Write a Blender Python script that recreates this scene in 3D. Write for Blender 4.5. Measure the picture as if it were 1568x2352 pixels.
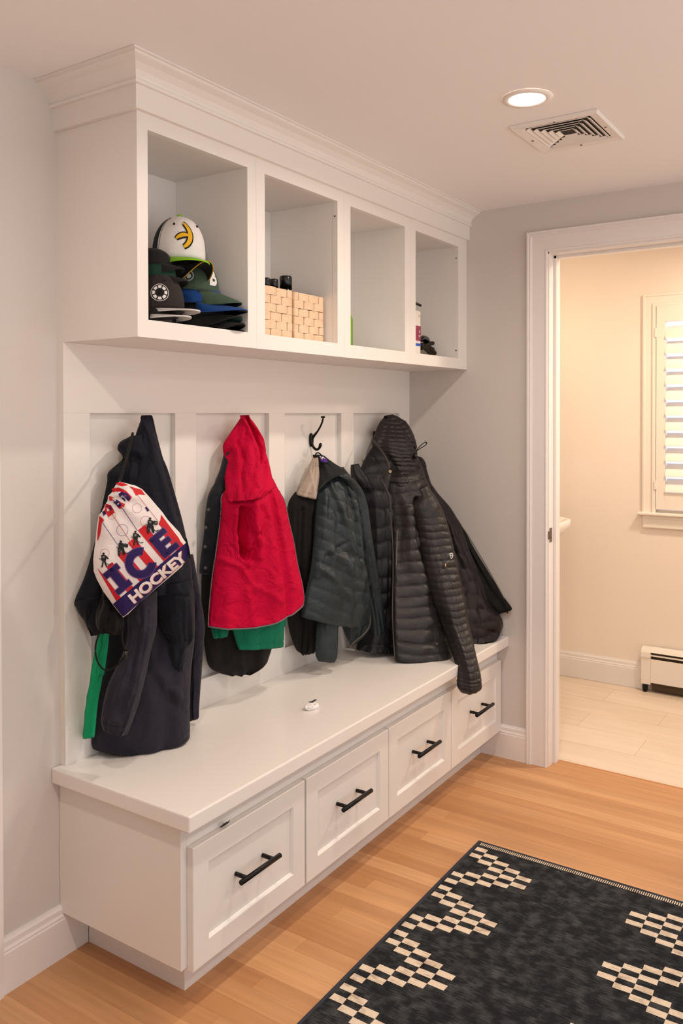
import bpy, bmesh, math, random
from mathutils import Vector, Matrix, noise
random.seed(7)
for o in list(bpy.data.objects): bpy.data.objects.remove(o)
SC = bpy.context.scene; COL = SC.collection
PI = math.pi

# ---------------------------------------------------------------- camera
CAM = Vector((-1.4172, -1.8253, 1.4113)); YAW, PIT, ROL = -0.9842, -0.0135, -0.0019
FPX, CY = 1937.69, 978.51
FW = Vector((math.cos(PIT)*-math.sin(YAW), math.cos(PIT)*math.cos(YAW), math.sin(PIT)))
RT0 = Vector((math.cos(YAW), math.sin(YAW), 0)); UP0 = RT0.cross(FW)
RT = RT0*math.cos(ROL)+UP0*math.sin(ROL); UPV = -RT0*math.sin(ROL)+UP0*math.cos(ROL)
cam = bpy.data.cameras.new('camera'); camo = bpy.data.objects.new('camera', cam); COL.objects.link(camo)
camo.matrix_world = Matrix(((RT.x, UPV.x, -FW.x, CAM.x), (RT.y, UPV.y, -FW.y, CAM.y), (RT.z, UPV.z, -FW.z, CAM.z), (0, 0, 0, 1)))
cam.sensor_fit = 'HORIZONTAL'; cam.sensor_width = 36; cam.lens = 36*FPX/1568
cam.shift_y = (CY-1176)/1568; cam.clip_start = 0.05
SC.camera = camo

# ---------------------------------------------------------------- world, view, lamps
SC.view_settings.view_transform = 'Standard'; SC.view_settings.look = 'None'
SC.view_settings.gamma = 1.0; SC.view_settings.exposure = -0.05; SC.view_settings.use_curve_mapping = False
w = bpy.data.worlds.new('world'); SC.world = w; w.use_nodes = True
bg = w.node_tree.nodes['Background']; bg.inputs[1].default_value = WORLD = 1.05
# soft surroundings: a slightly cool upper half, a warmer and brighter lower half (added glow that brightens the ceiling)
_n = w.node_tree; _tc = _n.nodes.new('ShaderNodeTexCoord'); _sp = _n.nodes.new('ShaderNodeSeparateXYZ'); _rp = _n.nodes.new('ShaderNodeValToRGB')
_mr = _n.nodes.new('ShaderNodeMapRange'); _mr.inputs['From Min'].default_value = -.5; _mr.inputs['From Max'].default_value = .5
_n.links.new(_tc.outputs['Generated'], _sp.inputs[0]); _n.links.new(_sp.outputs['Z'], _mr.inputs[0]); _n.links.new(_mr.outputs[0], _rp.inputs[0]); _n.links.new(_rp.outputs[0], bg.inputs[0])
_rp.color_ramp.elements[0].color = (2.25, 2.12, 2.02, 1); _rp.color_ramp.elements[1].color = (0.76, 0.78, 0.85, 1)
_rp.color_ramp.elements[0].position = .15; _rp.color_ramp.elements[1].position = .6
WARM = (1.0, 0.89, 0.77)
LAMP_W = 8.6            # each recessed can
BATH_W = 21.0
L, H = 1.836, 2.257       # right wall, ceiling height
CANS = [(0.745, -0.985), (-0.74, -0.985), (-0.74, -2.45), (0.745, -2.45)]

def area(name, loc, size, power, color, rot=(0, 0, 0), shape='DISK', spread=PI):
    l = bpy.data.lights.new(name, 'AREA'); l.shape = shape; l.size = size; l.energy = power; l.color = color; l.spread = spread
    o = bpy.data.objects.new(name, l); COL.objects.link(o); o.location = loc; o.rotation_euler = rot
    return o
for i, (x, y) in enumerate(CANS):
    area('can_light', (x, y, H-0.012), 0.085, LAMP_W, WARM, spread=math.radians(165))
area('bathroom_light', (2.35, -1.45, H-0.02), 0.2, BATH_W, (1.0, 0.83, 0.64))
vl = bpy.data.lights.new('vanity_light', 'POINT'); vl.energy = 2.0; vl.color = (1.0, 0.74, 0.48); vl.shadow_soft_size = 0.05
vo = bpy.data.objects.new('vanity_light', vl); COL.objects.link(vo); vo.location = (2.62, -0.26, 1.85)

# ---------------------------------------------------------------- helpers
def U(px, py, ax, v):
    d = FW+RT*((px-784)/FPX)+UPV*((CY-py)/FPX)
    return CAM+d*((v-CAM[ax])/d[ax])
XMAX = 1.822
def G(px, py, d):
    'photo pixel at distance d from the coat wall; kept in front of the right wall'
    p = U(px, py, 1, -d)
    if p.x > XMAX: p = U(px, py, 0, XMAX)
    return p
def lin(c):
    return tuple(((v/255)/12.92 if v/255 <= .04045 else ((v/255+.055)/1.055)**2.4) for v in c)
def nd(nt, t, **kw):
    n = nt.nodes.new(t)
    for k, v in kw.items(): setattr(n, k, v)
    return n
def mat(name, rgb, rough=.5, metal=0, sheen=0, bump=0, bscale=200, spec=.5, emis=None, es=0, mottle=0, mscale=8, coat=0, wrinkle=0):
    m = bpy.data.materials.new(name); m.use_nodes = True; nt = m.node_tree; b = nt.nodes['Principled BSDF']
    c = lin(rgb)
    b.inputs['Base Color'].default_value = (*c, 1); b.inputs['Roughness'].default_value = rough; b.inputs['Metallic'].default_value = metal
    b.inputs['Specular IOR Level'].default_value = spec
    if sheen: b.inputs['Sheen Weight'].default_value = sheen; b.inputs['Sheen Roughness'].default_value = .5
    if coat: b.inputs['Coat Weight'].default_value = coat
    if emis: b.inputs['Emission Color'].default_value = (*emis, 1); b.inputs['Emission Strength'].default_value = es
    tc = nd(nt, 'ShaderNodeTexCoord')
    if bump:
        n = nd(nt, 'ShaderNodeTexNoise'); n.inputs['Scale'].default_value = bscale; n.inputs['Detail'].default_value = 3
        bp = nd(nt, 'ShaderNodeBump'); bp.inputs['Strength'].default_value = bump; bp.inputs['Distance'].default_value = .002
        nt.links.new(tc.outputs['Object'], n.inputs['Vector']); nt.links.new(n.outputs['Fac'], bp.inputs['Height']); nt.links.new(bp.outputs['Normal'], b.inputs['Normal'])
        if wrinkle:
            n2 = nd(nt, 'ShaderNodeTexNoise'); n2.inputs['Scale'].default_value = 16; n2.inputs['Detail'].default_value = 5; n2.inputs['Distortion'].default_value = .8
            ab = nd(nt, 'ShaderNodeMath', operation='SUBTRACT'); ab.inputs[1].default_value = .5; a2 = nd(nt, 'ShaderNodeMath', operation='ABSOLUTE')
            b2 = nd(nt, 'ShaderNodeBump'); b2.inputs['Strength'].default_value = wrinkle; b2.inputs['Distance'].default_value = .03
            nt.links.new(tc.outputs['Object'], n2.inputs['Vector']); nt.links.new(n2.outputs['Fac'], ab.inputs[0]); nt.links.new(ab.outputs[0], a2.inputs[0]); nt.links.new(a2.outputs[0], b2.inputs['Height'])
            nt.links.new(b2.outputs['Normal'], bp.inputs['Normal'])
    if mottle:
        n = nd(nt, 'ShaderNodeTexNoise'); n.inputs['Scale'].default_value = mscale; n.inputs['Detail'].default_value = 4
        r = nd(nt, 'ShaderNodeMapRange'); r.inputs['From Min'].default_value = .3; r.inputs['From Max'].default_value = .7
        r.inputs['To Min'].default_value = 1-mottle; r.inputs['To Max'].default_value = 1+mottle
        mx = nd(nt, 'ShaderNodeVectorMath', operation='SCALE'); mx.inputs[0].default_value = c
        nt.links.new(tc.outputs['Object'], n.inputs['Vector']); nt.links.new(n.outputs['Fac'], r.inputs['Value']); nt.links.new(r.outputs[0], mx.inputs['Scale']); nt.links.new(mx.outputs[0], b.inputs['Base Color'])
    return m

def box(bm, x0, x1, y0, y1, z0, z1, mi=0):
    x0, x1 = sorted((x0, x1)); y0, y1 = sorted((y0, y1)); z0, z1 = sorted((z0, z1))
    v = [bm.verts.new((x, y, z)) for x in (x0, x1) for y in (y0, y1) for z in (z0, z1)]
    for f in ((0, 1, 3, 2), (4, 6, 7, 5), (0, 4, 5, 1), (2, 3, 7, 6), (0, 2, 6, 4), (1, 5, 7, 3)):
        bm.faces.new([v[i] for i in f]).material_index = mi
def BM(*boxes):
    bm = bmesh.new()
    for b in boxes: box(bm, *b)
    return bm
def obj(name, bm, m, parent=None, bevel=0, smooth=False, label=None, cat=None, group=None, kind=None):
    me = bpy.data.meshes.new(name)
    bmesh.ops.recalc_face_normals(bm, faces=bm.faces)
    bm.to_mesh(me); bm.free()
    for mm in (m if isinstance(m, (list, tuple)) else [m]): me.materials.append(mm)
    if smooth: me.polygons.foreach_set('use_smooth', [True]*len(me.polygons))
    o = bpy.data.objects.new(name, me); COL.objects.link(o)
    if parent:
        o.parent = parent
        pw = Vector(parent.location)
        if parent.parent: pw = pw+parent.parent.location
        o.location = -pw
    if bevel:
        md = o.modifiers.new('bevel', 'BEVEL'); md.width = bevel; md.segments = 2; md.limit_method = 'ANGLE'
    tag(o, label, cat, group, kind)
    return o
def tag(o, label=None, cat=None, group=None, kind=None):
    if label: o['label'] = label
    if cat: o['category'] = cat
    if group: o['group'] = group
    if kind: o['kind'] = kind
    return o
def thing(name, label, cat, loc=(0, 0, 0), group=None):
    o = bpy.data.objects.new(name, None); COL.objects.link(o); o.location = loc; o.empty_display_size = .05
    return tag(o, label, cat, group)
def struct(name, bm, m, bevel=0, smooth=False, parent=None):
    return obj(name, bm, m, parent, bevel, smooth, kind=None if parent else 'structure')
def tube(bm, pts, r, n=8, cap=True, mi=0):
    pts = [Vector(p) for p in pts]; rings = []
    for i, p in enumerate(pts):
        t = (pts[min(i+1, len(pts)-1)]-pts[max(i-1, 0)]).normalized()
        a = t.cross(Vector((0, 0, 1)));
        if a.length < .1: a = t.cross(Vector((1, 0, 0)))
        a.normalize(); b = t.cross(a)
        rr = r[i] if isinstance(r, (list, tuple)) else r
        rings.append([bm.verts.new(p+(a*math.cos(k*2*PI/n)+b*math.sin(k*2*PI/n))*rr) for k in range(n)])
    for i in range(len(rings)-1):
        for k in range(n):
            f = bm.faces.new((rings[i][k], rings[i][(k+1) % n], rings[i+1][(k+1) % n], rings[i+1][k])); f.smooth = True; f.material_index = mi
    if cap:
        bm.faces.new(rings[0][::-1]).material_index = mi; bm.faces.new(rings[-1]).material_index = mi
    return bm
def crspline(pts, n):
    'Catmull-Rom through tuples of numbers'
    m = len(pts)
    out = []
    for i in range(n):
        t = i/(n-1)*(m-1); k = min(int(t), m-2); u = t-k
        p0, p1, p2, p3 = pts[max(k-1, 0)], pts[k], pts[k+1], pts[min(k+2, m-1)]
        out.append(tuple(.5*(2*b+(c-a)*u+(2*a-5*b+4*c-d)*u*u+(3*b-a-3*c+d)*u**3) for a, b, c, d in zip(p0, p1, p2, p3)))
    return out
def lathe(bm, prof, cx, cy, n=24, sx=1, sy=1, rot=0, mi=0, power=2):
    rings = []
    for r, z in prof:
        ring = []
        for k in range(n):
            a = k*2*PI/n; ca, sa = math.cos(a), math.sin(a)
            x = math.copysign(abs(ca)**(2/power), ca)*r*sx; y = math.copysign(abs(sa)**(2/power), sa)*r*sy
            ring.append(bm.verts.new((cx+x*math.cos(rot)-y*math.sin(rot), cy+x*math.sin(rot)+y*math.cos(rot), z)))
        rings.append(ring)
    for i in range(len(rings)-1):
        for k in range(n):
            f = bm.faces.new((rings[i][k], rings[i][(k+1) % n], rings[i+1][(k+1) % n], rings[i+1][k])); f.smooth = True; f.material_index = mi
    bm.faces.new(rings[0][::-1]).material_index = mi; bm.faces.new(rings[-1]).material_index = mi
def sweep(bm, profs, closed_ends=True, mi=0):
    'profs: list of rings (same length) joined one after another'
    rr = [[bm.verts.new(p) for p in ring] for ring in profs]
    n = len(rr[0])
    for i in range(len(rr)-1):
        for k in range(n): bm.faces.new((rr[i][k], rr[i][(k+1) % n], rr[i+1][(k+1) % n], rr[i+1][k])).material_index = mi
    bm.faces.new(rr[0][::-1]); bm.faces.new(rr[-1])

# flat print laid on a surface: 2-D polygons, cut on a grid and mapped through fn
def decal(name, polys, fn, mats, parent, grid=0, label=None):
    bm = bmesh.new()
    for poly, mi in polys:
        if poly and isinstance(poly[0], (list, tuple)) and len(poly) == 2 and poly[0] and isinstance(poly[0][0], (list, tuple)) and len(poly[0][0]) in (2, 3) and isinstance(poly[1][0], (list, tuple)) and isinstance(poly[1][0][0], int):
            vs = [bm.verts.new((p[0], p[1], 0)) for p in poly[0]]
            for f in poly[1]:
                try: bm.faces.new([vs[i] for i in f]).material_index = mi
                except ValueError: pass
        else:
            vs = [bm.verts.new((p[0], p[1], 0)) for p in poly]
            f = bm.faces.new(vs); f.material_index = mi
    bmesh.ops.triangulate(bm, faces=[f for f in bm.faces if len(f.verts) > 4])
    if grid:
        xs = [v.co.x for v in bm.verts]; ys = [v.co.y for v in bm.verts]
        for ax, lo, hi in ((0, min(xs), max(xs)), (1, min(ys), max(ys))):
            g = math.ceil(lo/grid)*grid
            while g < hi:
                no = Vector((1, 0, 0)) if ax == 0 else Vector((0, 1, 0))
                bmesh.ops.bisect_plane(bm, geom=bm.verts[:]+bm.edges[:]+bm.faces[:], plane_co=no*g, plane_no=no, dist=1e-5)
                g += grid
    for v in bm.verts: v.co = fn(v.co.x, v.co.y)
    me = bpy.data.meshes.new(name); bm.to_mesh(me); bm.free()
    for m in mats: me.materials.append(m)
    me.polygons.foreach_set('use_smooth', [True]*len(me.polygons))
    o = bpy.data.objects.new(name, me); COL.objects.link(o); o.parent = parent
    pw = Vector(parent.location)
    if parent.parent: pw = pw+parent.parent.location
    o.location = -pw
    if label: o['label'] = label
    return o
def glyph(s, size=1, bold=.02, sx=1):
    c = bpy.data.curves.new('t', 'FONT'); c.body = s; c.size = size; c.offset = bold; c.align_x = 'CENTER'; c.align_y = 'CENTER'; c.resolution_u = 4
    o = bpy.data.objects.new('t', c); COL.objects.link(o)
    bpy.context.view_layer.update()
    me = bpy.data.meshes.new_from_object(o.evaluated_get(bpy.context.evaluated_depsgraph_get()))
    vs = [(v.co.x*sx, v.co.y) for v in me.vertices]; fs = [tuple(p.vertices) for p in me.polygons]
    bpy.data.objects.remove(o); bpy.data.meshes.remove(me); bpy.data.curves.remove(c)
    return vs, fs
def circ(cx, cy, r, n=24, r2=None):
    return [(cx+r*math.cos(k*2*PI/n), cy+(r2 or r)*math.sin(k*2*PI/n)) for k in range(n)]
def ringpolys(cx, cy, r, t, mi, n=24):
    a, b = circ(cx, cy, r, n), circ(cx, cy, r-t, n)
    return [([a[k], a[(k+1) % n], b[(k+1) % n], b[k]], mi) for k in range(n)]
def linepoly(p, q, t, mi):
    dx, dy = q[0]-p[0], q[1]-p[1]; l = math.hypot(dx, dy); nx, ny = -dy/l*t/2, dx/l*t/2
    return ([(p[0]+nx, p[1]+ny), (q[0]+nx, q[1]+ny), (q[0]-nx, q[1]-ny), (p[0]-nx, p[1]-ny)], mi)

# ---------------------------------------------------------------- materials
M_wall = mat('wall_paint', (211, 204, 198), .6, bump=.15, bscale=300)
M_ceil = mat('ceiling_paint', (242, 239, 238), .75, bump=.1, bscale=300)
M_white = mat('cabinet_paint', (233, 228, 222), .38, bump=.03, bscale=500)
M_trim = mat('trim_paint', (236, 230, 226), .35)
M_in = mat('cubby_melamine', (224, 219, 214), .45)
M_top = mat('bench_laminate', (236, 230, 224), .28)
M_black = mat('black_metal', (22, 20, 19), .38, metal=.6)
M_blackpl = mat('black_plastic', (14, 13, 13), .25)
M_shadow = mat('dark_gap', (30, 24, 20), .9)
M_bath = mat('bathroom_paint', (240, 229, 218), .6)
M_chrome = mat('bronze_metal', (120, 105, 90), .3, metal=.9)

def oak():
    m = bpy.data.materials.new('oak_strip_floor'); m.use_nodes = True; nt = m.node_tree; b = nt.nodes['Principled BSDF']; lk = nt.links.new
    tc = nd(nt, 'ShaderNodeTexCoord'); sp = nd(nt, 'ShaderNodeSeparateXYZ'); cb = nd(nt, 'ShaderNodeCombineXYZ')
    lk(tc.outputs['Object'], sp.inputs[0]); lk(sp.outputs['Y'], cb.inputs['X']); lk(sp.outputs['X'], cb.inputs['Y'])
    br = nd(nt, 'ShaderNodeTexBrick'); br.offset = .37; br.offset_frequency = 3
    br.inputs['Scale'].default_value = 1; br.inputs['Brick Width'].default_value = 1.35; br.inputs['Row Height'].default_value = .058
    br.inputs['Mortar Size'].default_value = .0003; br.inputs['Mortar Smooth'].default_value = .3; br.inputs['Bias'].default_value = 0
    br.inputs['Color1'].default_value = (0, 0, 0, 1); br.inputs['Color2'].default_value = (1, 1, 1, 1); br.inputs['Mortar'].default_value = (.2, .2, .2, 1)
    lk(cb.outputs[0], br.inputs['Vector'])
    ramp = nd(nt, 'ShaderNodeValToRGB'); e = ramp.color_ramp.elements
    e[0].color = (*lin((186, 132, 86)), 1); e[1].color = (*lin((214, 162, 114)), 1)
    e2 = ramp.color_ramp.elements.new(.5); e2.color = (*lin((201, 148, 101)), 1)
    lk(br.outputs['Color'], ramp.inputs[0])
    mp = nd(nt, 'ShaderNodeMapping'); mp.inputs['Scale'].default_value = (60, 2.2, 1)
    ad = nd(nt, 'ShaderNodeVectorMath', operation='MULTIPLY_ADD'); ad.inputs[1].default_value = (0, 40, 7); lk(br.outputs['Color'], ad.inputs[0]); lk(tc.outputs['Object'], ad.inputs[2])
    lk(ad.outputs[0], mp.inputs[0])
    n1 = nd(nt, 'ShaderNodeTexNoise'); n1.inputs['Scale'].default_value = 1; n1.inputs['Detail'].default_value = 5; n1.inputs['Distortion'].default_value = .6; lk(mp.outputs[0], n1.inputs['Vector'])
    mp2 = nd(nt, 'ShaderNodeMapping'); mp2.inputs['Scale'].default_value = (14, 1.3, 1); lk(ad.outputs[0], mp2.inputs[0])
    n2 = nd(nt, 'ShaderNodeTexNoise'); n2.inputs['Scale'].default_value = 1; n2.inputs['Detail'].default_value = 3; n2.inputs['Distortion'].default_value = 1.2; lk(mp2.outputs[0], n2.inputs['Vector'])
    s = nd(nt, 'ShaderNodeMath', operation='ADD'); lk(n1.outputs[0], s.inputs[0]); lk(n2.outputs[0], s.inputs[1])
    mr = nd(nt, 'ShaderNodeMapRange'); mr.inputs['From Min'].default_value = .7; mr.inputs['From Max'].default_value = 1.35; mr.inputs['To Min'].default_value = .84; mr.inputs['To Max'].default_value = 1.10
    lk(s.outputs[0], mr.inputs[0])
    mul = nd(nt, 'ShaderNodeVectorMath', operation='SCALE'); lk(ramp.outputs[0], mul.inputs[0]); lk(mr.outputs[0], mul.inputs['Scale'])
    mx = nd(nt, 'ShaderNodeMix', data_type='RGBA'); mx.inputs['B'].default_value = (*lin((150, 100, 62)), 1)
    lk(br.outputs['Fac'], mx.inputs['Factor']); lk(mul.outputs[0], mx.inputs['A']); lk(mx.outputs['Result'], b.inputs['Base Color'])
    b.inputs['Roughness'].default_value = .42
    return m
def tile():
    m = bpy.data.materials.new('bathroom_tile'); m.use_nodes = True; nt = m.node_tree; b = nt.nodes['Principled BSDF']; lk = nt.links.new
    tc = nd(nt, 'ShaderNodeTexCoord'); sp = nd(nt, 'ShaderNodeSeparateXYZ'); cb = nd(nt, 'ShaderNodeCombineXYZ')
    lk(tc.outputs['Object'], sp.inputs[0]); lk(sp.outputs['Y'], cb.inputs['X']); lk(sp.outputs['X'], cb.inputs['Y'])
    mo = nd(nt, 'ShaderNodeVectorMath', operation='ADD'); mo.inputs[1].default_value = (.30, .06, 0); lk(cb.outputs[0], mo.inputs[0])
    br = nd(nt, 'ShaderNodeTexBrick'); br.offset = .5
    br.inputs['Scale'].default_value = 1; br.inputs['Brick Width'].default_value = .61; br.inputs['Row Height'].default_value = .2
    br.inputs['Mortar Size'].default_value = .0015; br.inputs['Color1'].default_value = (*lin((226, 208, 188)), 1); br.inputs['Color2'].default_value = (*lin((234, 218, 200)), 1); br.inputs['Mortar'].default_value = (*lin((205, 184, 162)), 1)
    lk(mo.outputs[0], br.inputs['Vector'])
    mp = nd(nt, 'ShaderNodeMapping'); mp.inputs['Scale'].default_value = (22, 2, 1); lk(tc.outputs['Object'], mp.inputs[0])
    n = nd(nt, 'ShaderNodeTexNoise'); n.inputs['Scale'].default_value = 1; n.inputs['Detail'].default_value = 4; lk(mp.outputs[0], n.inputs['Vector'])
    mr = nd(nt, 'ShaderNodeMapRange'); mr.inputs['From Min'].default_value = .3; mr.inputs['From Max'].default_value = .7; mr.inputs['To Min'].default_value = .93; mr.inputs['To Max'].default_value = 1.04; lk(n.outputs[0], mr.inputs[0])
    mul = nd(nt, 'ShaderNodeVectorMath', operation='SCALE'); lk(br.outputs['Color'], mul.inputs[0]); lk(mr.outputs[0], mul.inputs['Scale']); lk(mul.outputs[0], b.inputs['Base Color'])
    b.inputs['Roughness'].default_value = .35
    return m
M_oak, M_tile = oak(), tile()

# ---------------------------------------------------------------- room shell
XF = 3.04                 # far wall of the bathroom
TX = L+0.087              # where oak meets tile
struct('floor', BM((-2.6, L, -3.6, 0, -.05, 0), (L, TX, -1.46, -.60, -.05, 0)), M_oak)
struct('floor_bathroom', BM((TX, XF+.1, -2.4, -.05, -.05, -.001)), M_tile)
struct('trim_threshold', BM((TX-.004, TX+.004, -1.44, -.63, -.02, .0012)), mat('threshold_line', (196, 140, 92), .5))
struct('ceiling', BM((-2.6, XF+.1, -3.6, .1, H, H+.05)), M_ceil)
struct('wall_back', BM((-2.6, L+.12, 0, .1, 0, H)), M_wall)
struct('wall_left_light_block', BM((-2.7, -2.6, -2.6, .1, 0, H)), M_wall)  # unseen wall, added to dim the light coming from the left
struct('wall_right', BM((L, L+.12, -.637, 0, 0, H), (L, L+.12, -1.43, -.637, 2.066, H), (L, L+.12, -3.6, -1.43, 0, H)), M_wall)
struct('wall_bathroom_left', BM((L+.12, XF+.1, -.10, -.0, 0, H)), M_bath)
struct('wall_bathroom_right', BM((L+.12, XF+.1, -2.4, -2.3, 0, H)), M_bath)
WY0, WY1, WZ0, WZ1 = -.785, -1.50, .925, 1.96    # window opening
struct('wall_bathroom_far', BM((XF, XF+.1, -2.4, WY1, 0, H), (XF, XF+.1, WY0, -.05, 0, H), (XF, XF+.1, WY1, WY0, 0, WZ0), (XF, XF+.1, WY1, WY0, WZ1, H)), M_bath)

# baseboard profile: (thickness, height)
BBP = [(0, 0), (.016, 0), (.016, .098), (.0135, .102), (.0145, .106), (.010, .112), (.010, .124), (.006, .130), (.005, .134), (0, .134)]
def bb_x(name, x0, x1, y):
    bm = bmesh.new(); sweep(bm, [[(x, y-t, z) for t, z in BBP] for x in (x0, x1)]); return struct(name, bm, M_trim)
def bb_y(name, x, y0, y1):
    bm = bmesh.new(); sweep(bm, [[(x-t, y, z) for t, z in BBP] for y in (y0, y1)]); return struct(name, bm, M_trim)
bb_x('baseboard_back', -.183, .075, 0)
bb_y('baseboard_right', L, -.3686, -.5668)
bb_y('baseboard_bathroom', XF, -.10, -.722)
bb_y('baseboard_front', L, -1.50, -3.5)

# door casing, mitred
def casing(bm, x, sgn, y0, yr, zt, wd, prof):
    # prof: (w from outer, thickness)
    R_ = [[(x-sgn*t, y0-wv, 0) for wv, t in prof], [(x-sgn*t, y0-wv, zt-wv) for wv, t in prof], [(x-sgn*t, yr+wv, zt-wv) for wv, t in prof], [(x-sgn*t, yr+wv, 0) for wv, t in prof]]
    sweep(bm, R_)
CP = [(0, 0), (0, .020), (.003, .022), (.008, .022), (.010, .0185), (.016, .0205), (.020, .018), (.022, .014), (.074, .012), (.076, .0145), (.081, .0145), (.084, .011), (.084, 0)]
bm = bmesh.new(); casing(bm, L, 1, -.5668, -1.50, 2.1388, .084, CP)
tr1 = struct('trim_door_casing', bm, M_trim)
bm = bmesh.new()                                     # jamb and stop
JY = -.656; JZ = 2.047
box(bm, L-.004, L+.124, JY, -.637, 0, JZ+.019); box(bm, L-.004, L+.124, -1.43, -1.411, 0, JZ+.019); box(bm, L-.004, L+.124, -1.43, -.637, JZ, JZ+.019)
box(bm, L+.048, L+.085, JY-.011, JY, 0, JZ); box(bm, L+.048, L+.085, -1.411, -1.40, 0, JZ); box(bm, L+.048, L+.085, -1.411, JY, JZ-.011, JZ)
jb = struct('jamb', bm, M_trim, bevel=.001, parent=tr1)
bm = BM((L+.002, L+.028, JY-.0022, JY, .900, .957), (L-.006, L+.004, JY-.0015, JY+.002, .912, .945)); tube(bm, [(L+.018, JY-.0015, .918), (L+.018, JY-.004, .918)], .0028)
sp = obj('strike_plate', bm, M_chrome, tr1, bevel=.0008, label='dark bronze strike plate')
# casing at the far left of the back wall
bm = bmesh.new(); sweep(bm, [[(-.183-wv, -t, z) for wv, t in [(0, 0), (0, .02), (.012, .022), (.02, .016), (.09, .014), (.09, 0)]] for z in (0, 2.10)])
struct('trim_left_casing', bm, M_trim)

# ---------------------------------------------------------------- bathroom window with plantation shutter
win = bpy.data.objects.new('window_1', None); COL.objects.link(win); win['kind'] = 'structure'
M_wtrim = mat('window_trim', (240, 232, 222), .4)
bm = bmesh.new()
CPW = [(0, 0), (0, .016), (.010, .018), (.013, .013), (.045, .012), (.05, .022), (.062, .022), (.066, .018), (.066, 0)]
R_ = [[(XF-t, -.7194-wv, WZ0-.016) for wv, t in CPW], [(XF-t, -.7194-wv, 2.0193-wv) for wv, t in CPW], [(XF-t, -1.57+wv, 2.0193-wv) for wv, t in CPW], [(XF-t, -1.57+wv, WZ0-.016) for wv, t in CPW]]
sweep(bm, R_); obj('window_casing', bm, M_wtrim, win)
obj('window_sill', BM((XF-.045, XF+.02, -1.60, -.700, .898, .912), (XF-.020, XF, -1.57, -.722, .832, .898), (XF-.026, XF, -1.57, -.722, .880, .898)), M_wtrim, win, bevel=.004)
obj('window_pane', BM((XF+.07, XF+.074, WY1, WY0, WZ0, WZ1)), mat('window_daylight_glow', (235, 240, 255), .05, emis=(.70, .78, 1.0), es=.85), win)  # pane glows by itself, standing in for daylight outside
sh = thing('plantation_shutter', 'white plantation shutter with tilted louvers over the bathroom window', 'shutter', (XF-.01, -.785, WZ0+.004))
sx0, sx1 = XF-.024, XF+.004
obj('stile', BM((sx0, sx1, -.832, -.788, WZ0+.005, WZ1-.004)), M_wtrim, sh, bevel=.001)
obj('stile', BM((sx0, sx1, -1.497, -1.453, WZ0+.005, WZ1-.004)), M_wtrim, sh, bevel=.001)
obj('rail', BM((sx0, sx1, -1.453, -.832, 1.876, WZ1-.004)), M_wtrim, sh, bevel=.001)
obj('rail', BM((sx0, sx1, -1.453, -.832, WZ0+.005, 1.016)), M_wtrim, sh, bevel=.001)
obj('hinge', BM((sx0-.004, sx0+.004, -.790, -.780, 1.80, 1.845)), M_trim, sh, bevel=.001)
obj('hinge', BM((sx0-.004, sx0+.004, -.790, -.780, 1.03, 1.075)), M_trim, sh, bevel=.001)
lv0 = None
for k in range(11):
    zc = 1.8615-.038-k*.0772
    if lv0 is None:
        bm = bmesh.new(); ring = []
        for a in range(16):
            t = a*2*PI/16; u, v = math.cos(t)*.042, math.sin(t)*.0055
            th = math.radians(52); ring.append((u*math.cos(th)-v*math.sin(th), u*math.sin(th)+v*math.cos(th)))
        sweep(bm, [[(x, y, z) for x, z in ring] for y in (-.833, -1.452)])
        lv0 = obj('louver', bm, M_wtrim, sh, smooth=False); base = Vector(lv0.location); lv0.location = base+Vector((XF-.008, 0, zc))
    else:
        c = lv0.copy(); COL.objects.link(c); c.parent = sh; c.location = base+Vector((XF-.008, 0, zc))

# baseboard heater
ht = thing('baseboard_heater', 'white baseboard heater along the far bathroom wall under the window', 'heater', (XF-.03, -.72, 0))
M_heat = mat('heater_enamel', (240, 232, 224), .35)
bm = bmesh.new()
HP = [(0, .20), (.012, .226), (.045, .222), (.058, .205), (.060, .178), (.054, .176), (.054, .04), (.0, .04)]
sweep(bm, [[(XF-t, y, z) for t, z in HP] for y in (-.724, -.772)]); obj('end_cap', bm, M_heat, ht, bevel=.003)
bm = bmesh.new(); sweep(bm, [[(XF-t, y, z) for t, z in [(0, .20), (.012, .226), (.045, .222), (.056, .206), (.052, .203), (0, .2)]] for y in (-.772, -2.2)]); obj('top_cover', bm, M_heat, ht)
obj('front_panel', BM((XF-.056, XF-.052, -2.2, -.772, .052, .172)), M_heat, ht, bevel=.001)
obj('damper', BM((XF-.052, XF-.046, -2.2, -.772, .186, .193)), M_heat, ht)
obj('heating_fins', BM((XF-.04, XF-.006, -2.18, -.775, .012, .20)), mat('heater_dark', (74, 56, 38), .7), ht)
obj('foot', BM((XF-.05, XF-.015, -.75, -.735, 0, .04)), M_black, ht)

# wall-hung sink
sk = thing('wall_sink', 'white ceramic wall-hung sink just inside the bathroom doorway', 'sink', (2.62, -.27, .70))
M_cer = mat('ceramic', (245, 240, 234), .12)
bm = bmesh.new(); lathe(bm, [(.10, .775), (.135, .80), (.163, .832), (.175, .85), (.178, .872), (.174, .880), (.158, .882), (.145, .872), (.12, .83), (.03, .79)], 2.62, -.27, 40, 1.35, 1.0, power=3.2)
obj('basin', bm, M_cer, sk, smooth=False)
bm = bmesh.new(); lathe(bm, [(.05, .70), (.07, .74), (.11, .79), (.09, .80)], 2.62, -.24, 24, 1.2, 1.2); obj('bracket', bm, M_cer, sk)
bm = bmesh.new(); tube(bm, [(2.62, -.125, .88), (2.62, -.13, .98), (2.62, -.17, 1.01), (2.62, -.23, .99)], .011); obj('faucet', bm, M_chrome, sk)

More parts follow.
